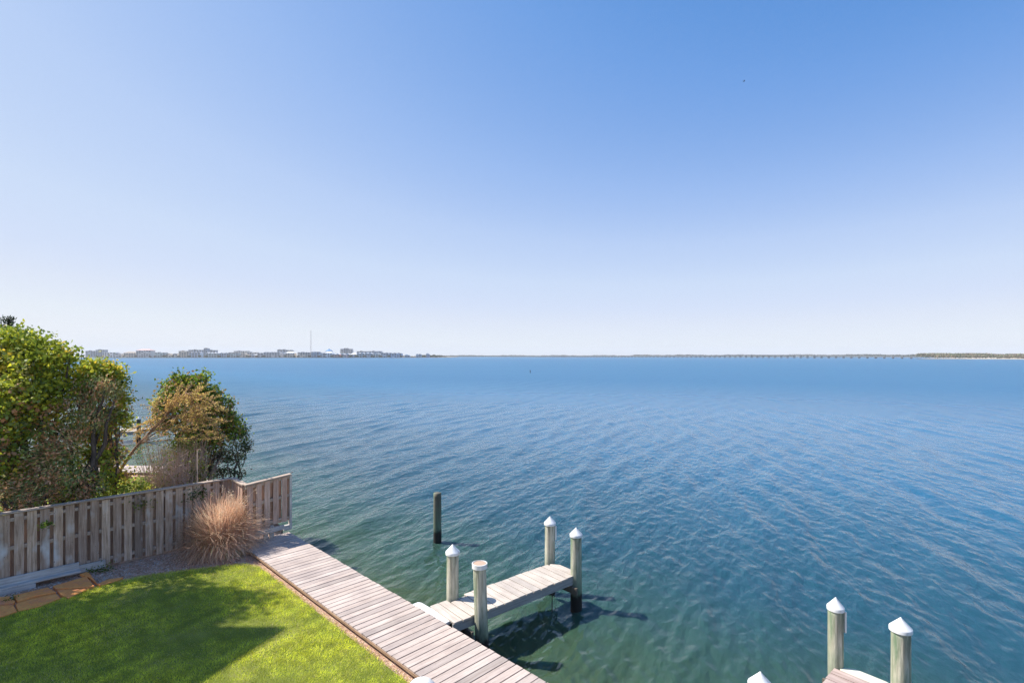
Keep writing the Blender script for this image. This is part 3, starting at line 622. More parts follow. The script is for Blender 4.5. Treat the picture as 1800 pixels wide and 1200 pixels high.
# arching branch with orange buds
def arching():
    base = Q(196,862,16.4); base.z = gz; t = root('arching_shrub', base, 'leaning bare branch with side twigs of small orange buds crossing the round tree', 'shrub')
    rr_ = random.Random(5); main = [base, Q(203,842,16.4), Q(211,827,16.4), Q(228,800,16.45), Q(245,778,16.5), Q(268,756,16.6), Q(290,732,16.7), Q(308,712,16.8), Q(325,690,16.9), Q(338,676,17.0)]
    mb = MB(); mb.tube(main, [.05,.048,.045,.042,.038,.033,.028,.022,.016,.01], 7); mb.build('branch', M['limb'], t, smooth=True)
    tw = MB(); C = []; Dn = []
    def twig(p0, p1, r, droop, buds):
        K = 9; pts = [p0.lerp(p1,i/K)+Vector((rr_.uniform(-.02,.02),rr_.uniform(-.02,.02),droop*math.sin(math.pi*i/K)+rr_.uniform(-.015,.015))) for i in range(K+1)]
        tw.tube(pts, [r*(1-.75*i/K) for i in range(K+1)], 4)
        for i in range(buds):
            f = (.22+.78*rr_.random())*K; a = int(min(K-1,f)); p = pts[a].lerp(pts[a+1], f-a)
            C.append(p+Vector((rr_.gauss(0,.022),rr_.gauss(0,.022),rr_.gauss(0,.022))))
        return pts
    ends = [(398,718,1),(405,735,1),(402,742,1),(380,690,1),(372,676,1),(360,668,.8),(392,702,1),(400,775,.9),(404,776,1),(385,758,1),(398,728,1),(370,720,1),(352,700,1),(238,748,.7),(230,760,.7),(246,768,.7),(238,778,.6),(335,672,.8),(318,668,.6),(300,690,.8),(280,700,.7),(268,722,.6),
            (388,745,1),(365,738,1),(350,730,1),(330,742,.8),(375,765,.9),(395,770,.9),(262,740,.5),(345,755,.7),(310,700,.8),(325,715,.9),(290,678,.5),(378,712,1),(358,690,1),(384,730,1)]
    for (u,v,b) in ends:
        k = rr_.choice([4,5,6,7,8]) if u > 320 else rr_.choice([5,6,7]); y = 16.5+rr_.uniform(-.3,.5)
        p1 = Q(u+rr_.uniform(-6,6), v+rr_.uniform(-4,4), y); pts = twig(main[k], p1, .014, rr_.uniform(-.05,.14), int(120*b))
        for j in range(4):
            q = pts[rr_.randint(2,7)]; e = q+(p1-main[k]).normalized()*rr_.uniform(.25,.5)+Vector((rr_.uniform(-.25,.25),rr_.uniform(-.25,.25),rr_.uniform(-.2,.2))); twig(q, e, .007, rr_.uniform(-.03,.04), int(36*b))
    for (u0,v0,u1,v1) in ((228,800,268,760),(236,790,290,752),(222,808,265,780),(245,778,230,740),(232,795,262,772),(240,786,236,760),(250,772,300,745)):
        twig(Q(u0,v0,16.45), Q(u1,v1,16.7), .013, .05, 30)
    tw.build('twigs', M['limb'], t)
    C = np.array(C); r_ = np.random.default_rng(6); pal = np.array([(.85,.58,.20),(.72,.44,.18),(.92,.70,.24),(.60,.38,.18),(.66,.58,.12)])
    leaf_mesh('buds', C, .042, .7, pal[r_.choice(5,size=len(C))]*r_.uniform(.7,1.2,(len(C),1)), M['leaf'], t, 9, 0)
arching()
def twiggy():
    base = Q(305,872,17.2); base.z = gz; t = root('twiggy_bush', base, 'tangle of bare pinkish grey twigs at the foot of the round tree', 'bush')
    rr_ = random.Random(15); mb = MB(); C = []
    for i in range(1300):
        u0 = rr_.uniform(262,352); y = rr_.uniform(16.9,18.0); b0 = Q(u0,860,y); b0.z = gz; b0.x += rr_.uniform(-.1,.1)
        h = rr_.uniform(.8,3.1) if u0 > 278 else rr_.uniform(.5,1.9); e = b0+Vector((rr_.gauss(-.05,.45),rr_.gauss(0,.3),h)); K = 6
        pts = [b0.lerp(e,k/K)+Vector((rr_.uniform(-.05,.05),rr_.uniform(-.05,.05),rr_.uniform(-.03,.03)))*(1 if k else 0) for k in range(K+1)]
        mb.tube(pts, [.011*(1-.7*k/K) for k in range(K+1)], 3, False)
        for j in range(2):
            q = pts[rr_.randint(2,5)]; mb.tube([q, q+Vector((rr_.uniform(-.3,.3),rr_.uniform(-.2,.2),rr_.uniform(-.02,.3)))], [.005,.002], 3, False)
        if rr_.random() < .5:
            for k in range(8): C.append(pts[rr_.randint(2,6)]+Vector((rr_.gauss(0,.05),)*3))
    mb.build('stems', M['twig'], t)
    C += [Q(rr_.gauss(348,9), rr_.gauss(832,12), 17.1) for _ in range(500)] + [Q(rr_.gauss(318,14), rr_.gauss(782,7), 17.1) for _ in range(420)]
    C = np.array(C); r_ = np.random.default_rng(6); pal = np.array([(.20,.26,.03),(.13,.2,.03),(.34,.24,.1)])
    leaf_mesh('leaves', C, .06, .7, pal[r_.choice(3,size=len(C))], M['leaf'], t, 19, .1)
twiggy()
st = Q(347,845,16.9); mb = MB(); mb.tube([Vector((st.x,st.y,.8)), Q(347,792,16.9)], .018, 8); tag(mb.build('stake', M['stalk']), 'thin pale upright stake among the bare twigs behind the fence', 'stake')
# bare tip twigs against the sky
def sky_twig():
    base = Vector((-12.9,15.6,gz)); t = root('bare_sapling', base, 'leafless thin sapling whose twigs stand against the sky between the leafy crowns', 'sapling'); rr_ = random.Random(3); mb = MB()
    main = [base, Q(135,760,15.5), Q(142,680,15.5), Q(143,640,15.5), Q(144,606,15.5)]; mb.tube(main, [.03,.022,.014,.009,.003], 6)
    for i in range(16):
        v = rr_.uniform(602,720); p = Q(143,v+8,15.5); L = (v-590)/130*.5+.12
        mb.tube([p, p+Vector((rr_.uniform(-.5,.5)*L*1.4, rr_.uniform(-.3,.3)*L, rr_.uniform(.25,1)*L))], [.008,.0025], 4)
    mb.build('stem', M['bark'], t)
sky_twig()

# dry ornamental grass
def clump():
    b = P(388,966,.8); t = root('ornamental_grass', b, 'large dry tan ornamental grass clump at the fence corner beside the boardwalk', 'ornamental grass')
    r_ = np.random.default_rng(8); n = 10500; K = 6; a = r_.random(n)*6.283; tilt = np.abs(r_.normal(0,.80,n)); L = r_.uniform(.75,1.75,n)*(1-.10*np.clip(tilt,0,1.3))
    br = np.sqrt(r_.random(n))*.38; ba = r_.random(n)*6.283; bx = b.x+br*np.cos(ba); by = b.y+br*np.sin(ba); a = np.where(r_.random(n)<.6, ba+r_.normal(0,.6,n), a)
    w = r_.uniform(.009,.015,n); rows = []
    d0 = np.minimum(tilt,1.25)*.72; curve = r_.uniform(.3,2.2,n)*(.25+tilt); wz = r_.normal(0,.35,n); x = np.zeros(n); z = np.zeros(n); rows.append((x.copy(),z.copy()))
    for k in range(K):
        an = d0+curve*((k+1)/K)**1.6; x = x+np.sin(an)*L/K; z = z+np.cos(an)*L/K; rows.append((x.copy(),z.copy()))
    V = np.zeros((n,K+1,2,3)); px, py = -np.sin(a), np.cos(a)
    for k,(x,z) in enumerate(rows):
        ww = w*(1-.8*k/K)/1.6; aw = a+wz*(k/K)**1.5; cxx = bx+np.cos(aw)*x; cyy = by+np.sin(aw)*x; cz = np.maximum(b.z+z, b.z+.01)
        tw_ = .6*np.sin(k+a)
        for s_ in (0,1):
            sg = -1 if s_ == 0 else 1; V[:,k,s_] = np.c_[cxx+sg*px*ww, cyy+sg*py*ww, cz+sg*ww*.3]
    base = (np.arange(n)*(K+1)*2)[:,None]; q = np.concatenate([base+np.array([2*k,2*k+1,2*k+3,2*k+2]) for k in range(K)],0)
    pal = np.array([(.80,.53,.36),(.86,.62,.43),(.66,.40,.26),(.82,.54,.38),(.90,.70,.50)]); c = pal[r_.choice(5,size=n)]*r_.uniform(.75,1.15,(n,1)); c = np.where((r_.random(n)<.02)[:,None], np.array([.15,.22,.05]), c)
    np_mesh('blades', V.reshape(-1,3), q, M['straw'], t, col=np.repeat(c,(K+1)*2,0))
    st_ = MB(); rs = random.Random(4); Cs = []
    for i in range(26):
        a_ = rs.uniform(-.9,.9) if i % 2 else rs.uniform(0,6.28); h_ = rs.uniform(1.5,2.1); o_ = rs.uniform(.25,1.1)
        pts = [Vector((b.x+math.cos(a_)*o_*f**1.6, b.y+math.sin(a_)*o_*.6*f**1.6, b.z+h_*f*(1-.12*f))) for f in (0,.25,.5,.75,.9,1)]
        st_.tube(pts, [.006,.006,.005,.004,.003,.002], 3, False)
        for k in range(14): Cs.append(pts[-1]+Vector((rs.gauss(0,.014),rs.gauss(0,.014),-rs.random()*.16)))
    st_.build('stalks', M['stalk'], t)
    leaf_mesh('seed_heads', np.array(Cs), .035, .4, np.tile([.80,.64,.48],(len(Cs),1)), M['straw'], t, 15, 0)
    # seed plumes
    m_ = 90; Cp = []; k = r_.choice(n, m_)
    x, z = rows[-1]
    for i in k:
        if tilt[i] < .7:
            for j in range(10): Cp.append((bx[i]+np.cos(a[i])*x[i]+r_.normal(0,.01), by[i]+np.sin(a[i])*x[i]+r_.normal(0,.01), b.z+z[i]+j*.008+r_.normal(0,.012)))
    Cp = np.array(Cp); leaf_mesh('plumes', Cp, .035, .35, np.tile([.60,.46,.32],(len(Cp),1)), M['straw'], t, 5, 0)
clump()

# tufts and vine sprigs by the fence foot
def sprig(u, v, z, n, r, label, size=.05, y=None, pal=((.10,.17,.02),(.16,.22,.03)), name='weed', cat='weed'):
    c = P(u,v,z) if y is None else Q(u,v,y); t = root(name, c, label, cat); r_ = np.random.default_rng(int(u)); C = np.array(c)+r_.normal(size=(n,3))*np.array([r,r,r*.7]); C[:,2] = np.maximum(C[:,2], .80) if y is None else C[:,2]
    mb = MB()
    for i in range(5): mb.tube([Vector(c), Vector(C[i])], [.005,.002], 4)
    mb.build('stem', M['twig'], t)
    pal = np.array(pal); leaf_mesh('leaves', C, size, .6, pal[r_.choice(len(pal),size=n)]*r_.uniform(.7,1.2,(n,1)), M['leaf'], t, 3, .3)
sprig(20,1052,.84,60,.06,'small green weed growing between the two left flagstones')
sprig(180,1000,.82,120,.12,'low green weed at the foot of the fence past the edging boards')
sprig(160,1040-38,.82,50,.07,'tiny weed against the end of the grey edging boards')
sprig(78,924,0,70,.07,'green ivy sprig poking through the fence boards at left', y=12.95, size=.07, name='ivy_sprig', cat='ivy')
sprig(250,884,0,110,.13,'ivy sprig hanging over the fence top by the dry grass',size=.06,y=14.65, name='ivy_sprig', cat='ivy', pal=((.16,.2,.04),(.3,.27,.08),(.1,.16,.03)))
sprig(345,868,0,220,.15,'dark ivy clump draped on the fence top just left of the dry grass',size=.07,y=15.6, name='ivy_sprig', cat='ivy', pal=((.06,.1,.02),(.10,.16,.03)))
sprig(420,972,.82,90,.10,'green weed at the foot of the dry grass clump')

# ------------------------------------------------------------------ neighbour's dock across the cove
def ndock():
    t = root('dock', (-28.6,38.5,0), 'small neighbouring dock seen through the gap between the two shrub groups', 'dock')
    a, b = Vector((-44,37.2,0)), Vector((-28.0,39.4,0)); d = (b-a).normalized(); q = Vector((-d.y,d.x,0)); L = (b-a).length
    mb = MB(); planks(mb, a, d, q, 0, L, .2, .015, -1.0, 1.0, .92, .04); mb.build('decking', M['pier'], t)
    mb = MB(); mb.boxp(a-q*.98, b-q*.98, .05, .66, .87); mb.build('side_beam', M['beam'], t); MB().boxp(a+q*.98, b+q*.98, .05, .66, .87).build('side_beam', M['beam'], t)
ndock()
piling(-29.4, 38.0, 1.75, .16, 'dark neighbouring dock piling seen at the edge of the yellow green tree', cap=None, m='pile_dark', seed=21)
piling(-27.9, 38.9, 1.80, .14, 'distant capped piling at the neighbouring dock tip behind the leaning branch', m='pile_dark', seed=22)
piling(-27.0, 35.4, 1.0, .16, 'short distant piling in the water left of the leaning branch', cap=None, m='pile_dark', seed=23)

# ------------------------------------------------------------------ unseen neighbouring house, added and its roof shaped to shade the lawn
def house():
    m_w = mat('clapboard', (.55,.56,.54), .8); g = NB(m_w); vz = g.coord((0,0,1)); wv = g.n("ShaderNodeTexWave"); wv.bands_direction = 'Z'; wv.wave_profile = 'SAW'; wv.inputs['Scale'].default_value = 1.6; g.l(vz, wv.inputs[0]); g.l(g.bump(wv.outputs[1], .02), g.b.inputs['Normal'])
    hh = 13.0; sx_ = -4.66-hh*.978/math.tan(R(SUN_EL)); sy_ = 10.93+hh*.207/math.tan(R(SUN_EL))
    t = root('shade_house', (sx_-5, sy_-2, .8), 'unseen neighbouring house added past the left edge, single slope roof shaped to shade lawn', 'house')
    zr = .8+hh; tanp = .435; x0, x1 = sx_-11, sx_-.25; y1, y0 = sy_-.95, sy_-3.6
    V = [(x0,y0,.76),(x1,y0,.76),(x1,y1,.76),(x0,y1,.76),(x0,y0,zr-.15-(y1-y0)*tanp),(x1,y0,zr-.15-(y1-y0)*tanp),(x1,y1,zr-.2),(x0,y1,zr-.2)]
    mesh_from('wall', V, [(3,2,1,0),(4,5,6,7),(0,1,5,4),(1,2,6,5),(2,3,7,6),(3,0,4,7)], m_w, t)
    V = []; 
    for z_ in (-.22, 0): V += [(x0-.3,sy_,zr+z_),(sx_,sy_,zr+z_),(sx_,y0-.4,zr+z_-(sy_-y0+.4)*tanp),(x0-.3,y0-.4,zr+z_-(sy_-y0+.4)*tanp)]
    mesh_from('roof', V, [(0,1,2,3),(7,6,5,4),(0,4,5,1),(1,5,6,2),(2,6,7,3),(3,7,4,0)], mat('roof_shingle',(.09,.085,.08),.9), t)
    gl = mat('window_glass', (.03,.04,.05), .08)
    for z_ in (2.4,5.4,8.4):
        for f in (.3,.75):
            yy = y0+(y1-y0)*f; mb = MB(); mb.box((x1+.02,yy,z_+.8), .04, .5, .75); w_ = mb.build('window', M['white'], t); mb = MB(); mb.box((x1+.05,yy,z_+.8), .02, .42, .67); mb.build('pane', gl, w_)
house()

# ------------------------------------------------------------------ far things: channel post, bird
pp = P(932,655.5,0); t = root('channel_marker', pp, 'tiny dark channel marker post far out on the open water', 'marker post')
mb = MB(); mb.tube([pp+Vector((0,0,-1)), pp+Vector((0,0,.95))], [.12,.12], 8); mb.build('post', M['bulkhead'], t)
mb = MB(); mb.box(tuple(pp+Vector((0,0,.95))), .15, .03, .15); mb.build('board', M['edge'], t)
def bird():
    c = Q(1308,143,150); t = root('bird', c, 'tiny dark bird gliding alone high in the blue sky', 'bird'); m_ = mat('bird_feathers', (.015,.015,.02), .8)
    body = MB(); body.tube([c+Vector((-.28,0,0)), c+Vector((-.2,0,.03)), c+Vector((-.05,0,.03)), c+Vector((.15,0,0)), c+Vector((.24,0,.03)), c+Vector((.34,0,.01))], [.02,.08,.11,.07,.055,.005], 10)
    for s_ in (-1,1): body.add([c+Vector((.10,s_*.05,.03)), c+Vector((-.12,s_*.05,.03)), c+Vector((-.08,s_*.4,.17)), c+Vector((-.02,s_*.78,.02)), c+Vector((.08,s_*.4,.19)), c+Vector((0,s_*.25,.06))], [(0,1,2,4),(4,2,3),(0,1,2,5)])
    body.add([c+Vector((-.25,0,0)), c+Vector((-.45,.09,0)), c+Vector((-.45,-.09,0))], [(0,1,2)])
    body.build('body', m_, t)
bird()

# ------------------------------------------------------------------ far shore
M['shore'] = mat('shore_ground', (.30,.25,.17), .95); M['sand'] = mat('sand', (.55,.48,.38), .95)
M['far_leaf'] = attr_leaf('far_leaf', .1, .8)
def shore(name, pts, back, z, m):
    P2 = [(p.x,p.y) for p in pts] + [(q.x,q.y) for q in back]; mb = MB(); mb.prism(P2, -2, z); tag(mb.build(name, m), kind='structure')
shore('far_shore', [P(-200,628.9),P(100,628.9),P(300,628.9),P(450,628.8),P(600,628.7),P(720,628.4),P(785,628.0),P(800,627.7)], [Vector((-500,5200,0)), Vector((-7000,5200,0))], 1.1, M['shore'])
shore('distant_coast', [Vector((-600,3400,0)),Vector((500,3350,0)),Vector((1500,2600,0)),Vector((1800,1900,0)), Vector((2600,1800,0))], [Vector((5500,5500,0)),Vector((-1000,6000,0))], 1.1, mat('wooded_coast', (.06,.08,.06), .95))
shore('right_shore', [P(1612,631.4),P(1640,631.2),P(1700,631.3),P(1800,631.6),P(2000,632)], [Vector((3500,1500,0)),Vector((1900,1850,0)),P(1640,630.2)], 1.0, M['sand'])

def mass(name, line, hmin, hmax, n, cols, depth, seed, size=3.0, hf=None):
    """distant wood read as one mass: leaf clumps heaped along a line"""
    r_ = np.random.default_rng(seed); C = []; 
    L = [(line[i+1]-line[i]).length for i in range(len(line)-1)]; T = sum(L); cum = np.cumsum([0]+L)
    hum = [(r_.random()*T, r_.uniform(.4,1), r_.uniform(6,22)) for _ in range(int(T/14))]
    s = r_.random(n)*T; y = r_.random(n)*depth; hs = np.zeros(n)
    hs = hmin + (hmax-hmin)*np.clip(.5+.5*np.sin(s*.021+1)+.35*np.sin(s*.093)+.3*np.sin(s*.31+y*.2), 0, 1.2)/1.2
    zz = hs*np.sqrt(1-np.clip(1-(y+4)/(depth*.4+4),0,1)**2)*r_.random(n)**.35
    idx = np.clip(np.searchsorted(cum, s)-1, 0, len(L)-1); A = np.array([tuple(line[i]) for i in range(len(line))]); f = ((s-cum[idx])/np.array(L)[idx])[:,None]
    C = A[idx]*(1-f)+A[idx+1]*f; C[:,1] += y; C[:,2] = 1.0+zz
    cols = np.array(cols); k = (np.sin(s*.13)+np.sin(s*.047+2)+r_.normal(size=n)*.9); kk = np.clip(((k+2.6)/5.2*len(cols)).astype(int),0,len(cols)-1)
    o = leaf_mesh(name, C, size, .8, cols[kk]*r_.uniform(.7,1.2,(n,1)), M['far_leaf'], None, seed, 0)
    return tag(o, kind='stuff')
WD = [(.15,.18,.11),(.22,.22,.13),(.33,.24,.17),(.18,.22,.12),(.36,.29,.21)]
o = mass('woodland', [P(1648,630.6),P(1700,630.8),P(1760,630.9),P(1850,631.2),P(1980,631.6)], 7.5, 10.5, 26000, WD, 60, 3, 2.2)
o = mass('distant_woodland', [Vector((-620,3430,0)),Vector((500,3380,0)),Vector((1000,2990,0))], 4.5, 8.5, 16000, [(.06,.08,.05),(.08,.09,.06)], 60, 4, 5)
o = mass('distant_woodland', [Vector((760,3210,0)),Vector((1500,2640,0)),Vector((1830,1950,0)),Vector((2400,1860,0))], 8, 12, 20000, [(.05,.07,.05),(.08,.09,.06)], 60, 5, 4)
o = mass('shore_scrub', [P(165,628.6),P(300,628.6),P(450,628.5),P(600,628.4),P(720,628.2),P(785,627.8)], 1.5, 5.0, 9000, [(.07,.09,.04),(.14,.11,.06),(.20,.14,.09),(.10,.12,.05)], 25, 6, 2.4)

FARY = 1600.0
bm_cols = {}
def wallmat(c):
    k = tuple(c)
    if k not in bm_cols: bm_cols[k] = mat('far_wall', c, .85)
    return bm_cols[k]
M['win'] = mat('far_window', (.035,.05,.075), .3); M['rooft'] = mat('far_roof', (.16,.16,.17), .9)
BW = {'grey':(.55,.56,.58),'white':(.86,.86,.86),'tan':(.66,.58,.47),'blue':(.46,.54,.68),'teal':(.45,.55,.56),'slate':(.36,.42,.50),'cream':(.80,.74,.62),'brick':(.60,.33,.25),'pink':(.75,.50,.45)}
ROOF = {'dark':(.12,.12,.13),'white':(.80,.80,.80),'red':(.62,.40,.36),'blue':(.10,.26,.50),'grey':(.30,.31,.33),'tan':(.36,.30,.24)}
def building(u0, u1, vt, wall, roof, kind, y, label, cat='building', floors=None, name='building', roofv=1.6, group='shoreline buildings across the bay', vb=None):
    """u0,u1,vt: extent; kind flat / gable / hip / dorm(er row)"""
    x0, x1 = (u0-CX)*y/F, (u1-CX)*y/F; zt = H0-(vt-CY)*y/F; rh = roofv*y/F if kind != 'flat' else .5; zw = zt-rh; dp = max(14,(x1-x0)*.45)
    t = root(name, ((x0+x1)/2, y, 1.0), label, cat, group); wm = wallmat(BW[wall])
    mb = MB(); mb.box(((x0+x1)/2, y+dp/2, (1+zw)/2), (x1-x0)/2, dp/2, (zw-1)/2); mb.build('wall', wm, t)
    fl = floors or max(1,int((zw-1)/3.3)); fh = (zw-1.4)/fl; ncol = max(2,min(6,int((x1-x0)/7))); pitch = (x1-x0)/ncol
    for i in range(fl):
        z_ = 1.4+fh*(i+.52)
        for k in range(ncol):
            if random.random() < .12: continue
            MB().box((x0+pitch*(k+.5), y-.1, z_), pitch*.33, .15, fh*.30).build('window', M['win'], t)
    for i in range(1,fl+1): MB().box(((x0+x1)/2, y-.6, 1.4+fh*i-.1), (x1-x0)/2*.97, .6, .2).build('balcony', wallmat(BW['white']), t)
    rm = wallmat(ROOF[roof]); mb = MB(); o_ = 1.0
    if kind == 'flat':
        mb.box(((x0+x1)/2, y+dp/2, zw+.25), (x1-x0)/2+.4, dp/2+.4, .25); mb.box((x0+(x1-x0)*.3, y+dp/2, zw+1.2), 3, 3, .7)
    elif kind == 'gable':
        V = [(x0-o_,y-o_,zw),(x1+o_,y-o_,zw),(x1+o_,y+dp+o_,zw),(x0-o_,y+dp+o_,zw),((x0+x1)/2,y-o_,zt),((x0+x1)/2,y+dp+o_,zt)]
        mb.add(V, [(0,1,4),(2,3,5),(1,2,5,4),(3,0,4,5),(3,2,1,0)])
    elif kind == 'hip':
        q = (x1-x0)*.28; V = [(x0-o_,y-o_,zw),(x1+o_,y-o_,zw),(x1+o_,y+dp+o_,zw),(x0-o_,y+dp+o_,zw),(x0+q,y+dp/2,zt),(x1-q,y+dp/2,zt)]
        mb.add(V, [(0,1,5,4),(1,2,5),(2,3,4,5),(3,0,4),(3,2,1,0)])
    else:
        n = max(2,int((x1-x0)/10)); w_ = (x1-x0)/n
        for k in range(n):
            a = x0+k*w_; b_ = a+w_; c_ = (a+b_)/2 if kind == 'dorm' else a+w_*.15
            V = [(a,y-o_,zw),(b_,y-o_,zw),(b_,y+dp,zw),(a,y+dp,zw),(c_,y-o_,zt),(c_,y+dp,zt)]; mb.add(V, [(0,1,4),(2,3,5),(1,2,5,4),(3,0,4,5),(3,2,1,0)])
    mb.build('roof', rm, t); return t
B = building
Y1, Y2 = 1600., 1700.
LIST = [
(150,168,616.5,'slate','dark','flat',Y2,'slate flat block half hidden by the leafy tree at the shore\'s left end'),
(168,184,614.5,'slate','dark','flat',Y2,'slate blue block behind the white balcony building at left'),
(183,203,619.2,'white','white','flat',Y1,'long white building with dark balconies right beside the leafy tree'),
(203,213,620.4,'grey','grey','gable',Y1,'small grey gabled building between the white balconies and the tan hall'),
(217,239,617.6,'tan','tan','hip',Y1,'wide tan building with dark ground floor left of the red roofed block'),
(239,265,613.0,'grey','red','hip',Y1,'tall grey block with a pinkish red roof, the only one at far left'),
(272,290,619.4,'teal','grey','flat',Y1,'low greenish grey building right of the red roofed block'),
(291,301,621.0,'cream','tan','gable',Y1,'small cream house with tan gable on the sandy shore'),
(303,312,621.0,'white','dark','gable',Y1,'small white house with dark roof just left of the beige block'),
(314,332,616.6,'tan','tan','flat',Y1,'beige block with a stair tower left of the long blue block'),
(331,359,614.6,'blue','dark','flat',Y2,'long blue grey back block beside the tallest stair tower'),
(332,352,618.2,'blue','grey','dorm',Y1,'blue front row of balconied units under the long back block'),
(358,364.5,612.0,'slate','dark','flat',Y2-20,'narrow slate tower rising highest in the left town group'),
(364,379,615.2,'slate','grey','flat',Y2,'slate back block right of the narrow slate tower'),
(362,385,619.0,'teal','white','dorm',Y1,'teal row with small white gables in front of the narrow tower'),
(385,402,619.6,'blue','grey','dorm',Y1,'blue grey row of small gables following the teal row'),
(401,419,619.0,'teal','dark','dorm',Y1,'darker teal row of gables ending before the cream block'),
(411,434,616.6,'cream','grey','flat',Y2,'cream back block with a rooftop cupola'),
(434,451,619.0,'grey','grey','flat',Y2,'low grey back block right of the cream one'),
(421,436,622.2,'tan','tan','gable',Y1,'low tan house on the waterfront in front of the cream block'),
(438,452,622.4,'grey','white','gable',Y1,'low grey waterfront house with pale roof near the grey back block'),
(452,463,619.6,'grey','grey','dorm',Y1,'narrow grey gabled row before the four dormer building'),
(463,492,618.4,'grey','grey','dorm',Y1,'long grey building with a row of four roof peaks'),
(487,502,613.6,'blue','dark','dorm',Y2,'blue grey hotel block with spiky roofline left of the mast'),
(502,514,614.8,'slate','dark','dorm',Y2,'slate wing of the spiky roofed hotel'),
(501,518,617.6,'tan','white','hip',Y1,'tan house under a bright white hipped roof'),
(523,545,619.0,'tan','grey','flat',Y1,'two storey beige block just left of the mast'),
(547,561,618.0,'slate','white','flat',Y1,'dark glazed building with white roof just right of the mast'),
(561,573,619.6,'grey','grey','dorm',Y1,'grey row between the glazed building and the blue roofed pavilion'),
(571,584,617.6,'white','white','hip',Y1,'white base building under the blue roofed pavilion'),
(584,597,621.0,'brick','white','dorm',Y1,'red brown row of townhouses left of the tower block'),
(598,604,612.6,'grey','grey','dorm',Y2,'left rounded bay of the tall tower block'),
(604,612,611.6,'slate','dark','dorm',Y2,'central tallest bay of the tower block'),
(612,619,612.8,'grey','grey','dorm',Y2,'right bay of the tall tower block'),
(599,615,621.0,'pink','white','dorm',Y1,'pinkish townhouse row in front of the tower block'),
(616,627,620.2,'grey','white','hip',Y1,'grey house with white hip roof right of the tower block'),
(627,649,617.2,'slate','dark','flat',Y2,'left half of the long dark back block on the right of town'),
(649,670,617.0,'slate','grey','flat',Y2,'right half of the long dark back block on the right of town'),
(627,641,619.8,'teal','white','dorm',Y1,'greenish row with bright white roofs below the dark back block'),
(641,655,619.8,'grey','white','dorm',Y1,'grey row with bright white roofs beside the greenish row'),
(656,669,620.4,'cream','white','gable',Y1,'cream waterfront house with white gable near the right end'),
(669,683,619.2,'grey','grey','dorm',Y1,'grey peaked row left of the sawtooth roofs'),
(684,706,619.6,'blue','grey','saw',Y1,'blue grey row of sawtooth roofs at the right end of town'),
(711,720,622.6,'grey','white','gable',Y1+100,'lone small grey house past the sawtooth row'),
(731,740,621.6,'grey','grey','dorm',Y1+150,'pale grey house group near the end of the left shore'),
(749,754,620.4,'blue','white','gable',Y1+200,'last tall narrow pale house standing out of the shore trees'),
]
for (a,b_,v,w,r_,k,y,lb) in LIST: B(a,b_,v,w,r_,k,y,lb, roofv=2.6 if k in('hip',) else 1.5)
# pavilion with blue roof
def pavilion():
    y = Y2; c = Q(577,616,y); t = root('pavilion', (c.x,y,1), 'raised pavilion with a vivid blue flared roof and tiny cupola', 'building', 'shoreline buildings across the bay'); k = y/F
    mb = MB(); mb.box((c.x,y+8,H0-(618-625)*k), 5*k, 8, 2*k); mb.build('wall', wallmat(BW['white']), t)
    mb = MB(); z0 = H0+9.0*k; mb.lathe((c.x,y+8,0), [(7*k,z0-1.2*k),(6.8*k,z0-.9*k),(3.5*k,z0+1.2*k),(1*k,z0+2.2*k),(.8*k,z0+3.2*k),(.05,z0+4*k)], 8); mb.build('roof', wallmat(ROOF['blue']), t)
pavilion()
def mast():
    c = Q(546.5,624,1650); t = root('radio_mast', (c.x,1650,1), 'very tall thin red and white lattice radio mast above the shoreline town', 'mast'); k = 1650/F; top = H0+44*k
    mm = mat('mast_steel', (.40,.33,.34), .6)
    mb = MB(); n = 22
    for i in range(3):
        a = i*2.094; r0 = 1.25; mb.tube([(c.x+r0*math.cos(a),1650+r0*math.sin(a),1), (c.x+.5*math.cos(a),1650+.5*math.sin(a),top)], .22, 5)
    for j in range(n*2):
        z0, z1 = 1+(top-1)*j/(n*2), 1+(top-1)*(j+1)/(n*2); r0 = 1.25-.75*j/(n*2)
        for i in range(3):
            a, b_ = i*2.094, (i+1)*2.094; mb.tube([(c.x+r0*math.cos(a),1650+r0*math.sin(a),z0), (c.x+r0*math.cos(b_),1650+r0*math.sin(b_),z1)], .09, 4)
    mb.build('lattice', mm, t)
    mb = MB(); mb.tube([(c.x,1650,top),(c.x,1650,top+4)], .15, 5); mb.build('antenna', mm, t)
mast()
# shoreline trees, each its own thing
def fartree(u, v0, wpx, hpx, y, kind, i, lb):
    k = y/F; c = Vector(((u-CX)*k, y, 1.0)); r_ = np.random.default_rng(900+i); w, h = wpx*k/2, hpx*k
    t = root('shore_tree', c, lb, 'tree', 'small trees along the far shore'); mb = MB(); mb.tube([c, c+Vector((0,0,h*.5))], [.35,.2], 5); mb.build('trunk', M['bark'], t)
    n = 130; v = r_.normal(size=(n,3)); v /= np.linalg.norm(v,axis=1)[:,None]; v *= (r_.random(n)**.4)[:,None]
    C = np.array(c)+v*np.array([w,w,h*.42])+np.array([0,0,h*.58]); pal = np.array([(.06,.09,.04),(.10,.10,.045),(.17,.12,.07)])[kind]
    leaf_mesh('crown', C, max(1.2,w*.5), .8, pal*r_.uniform(.6,1.3,(n,1)), M['far_leaf'], t, i, .2)
KN = ['dark green','olive','bare brown']
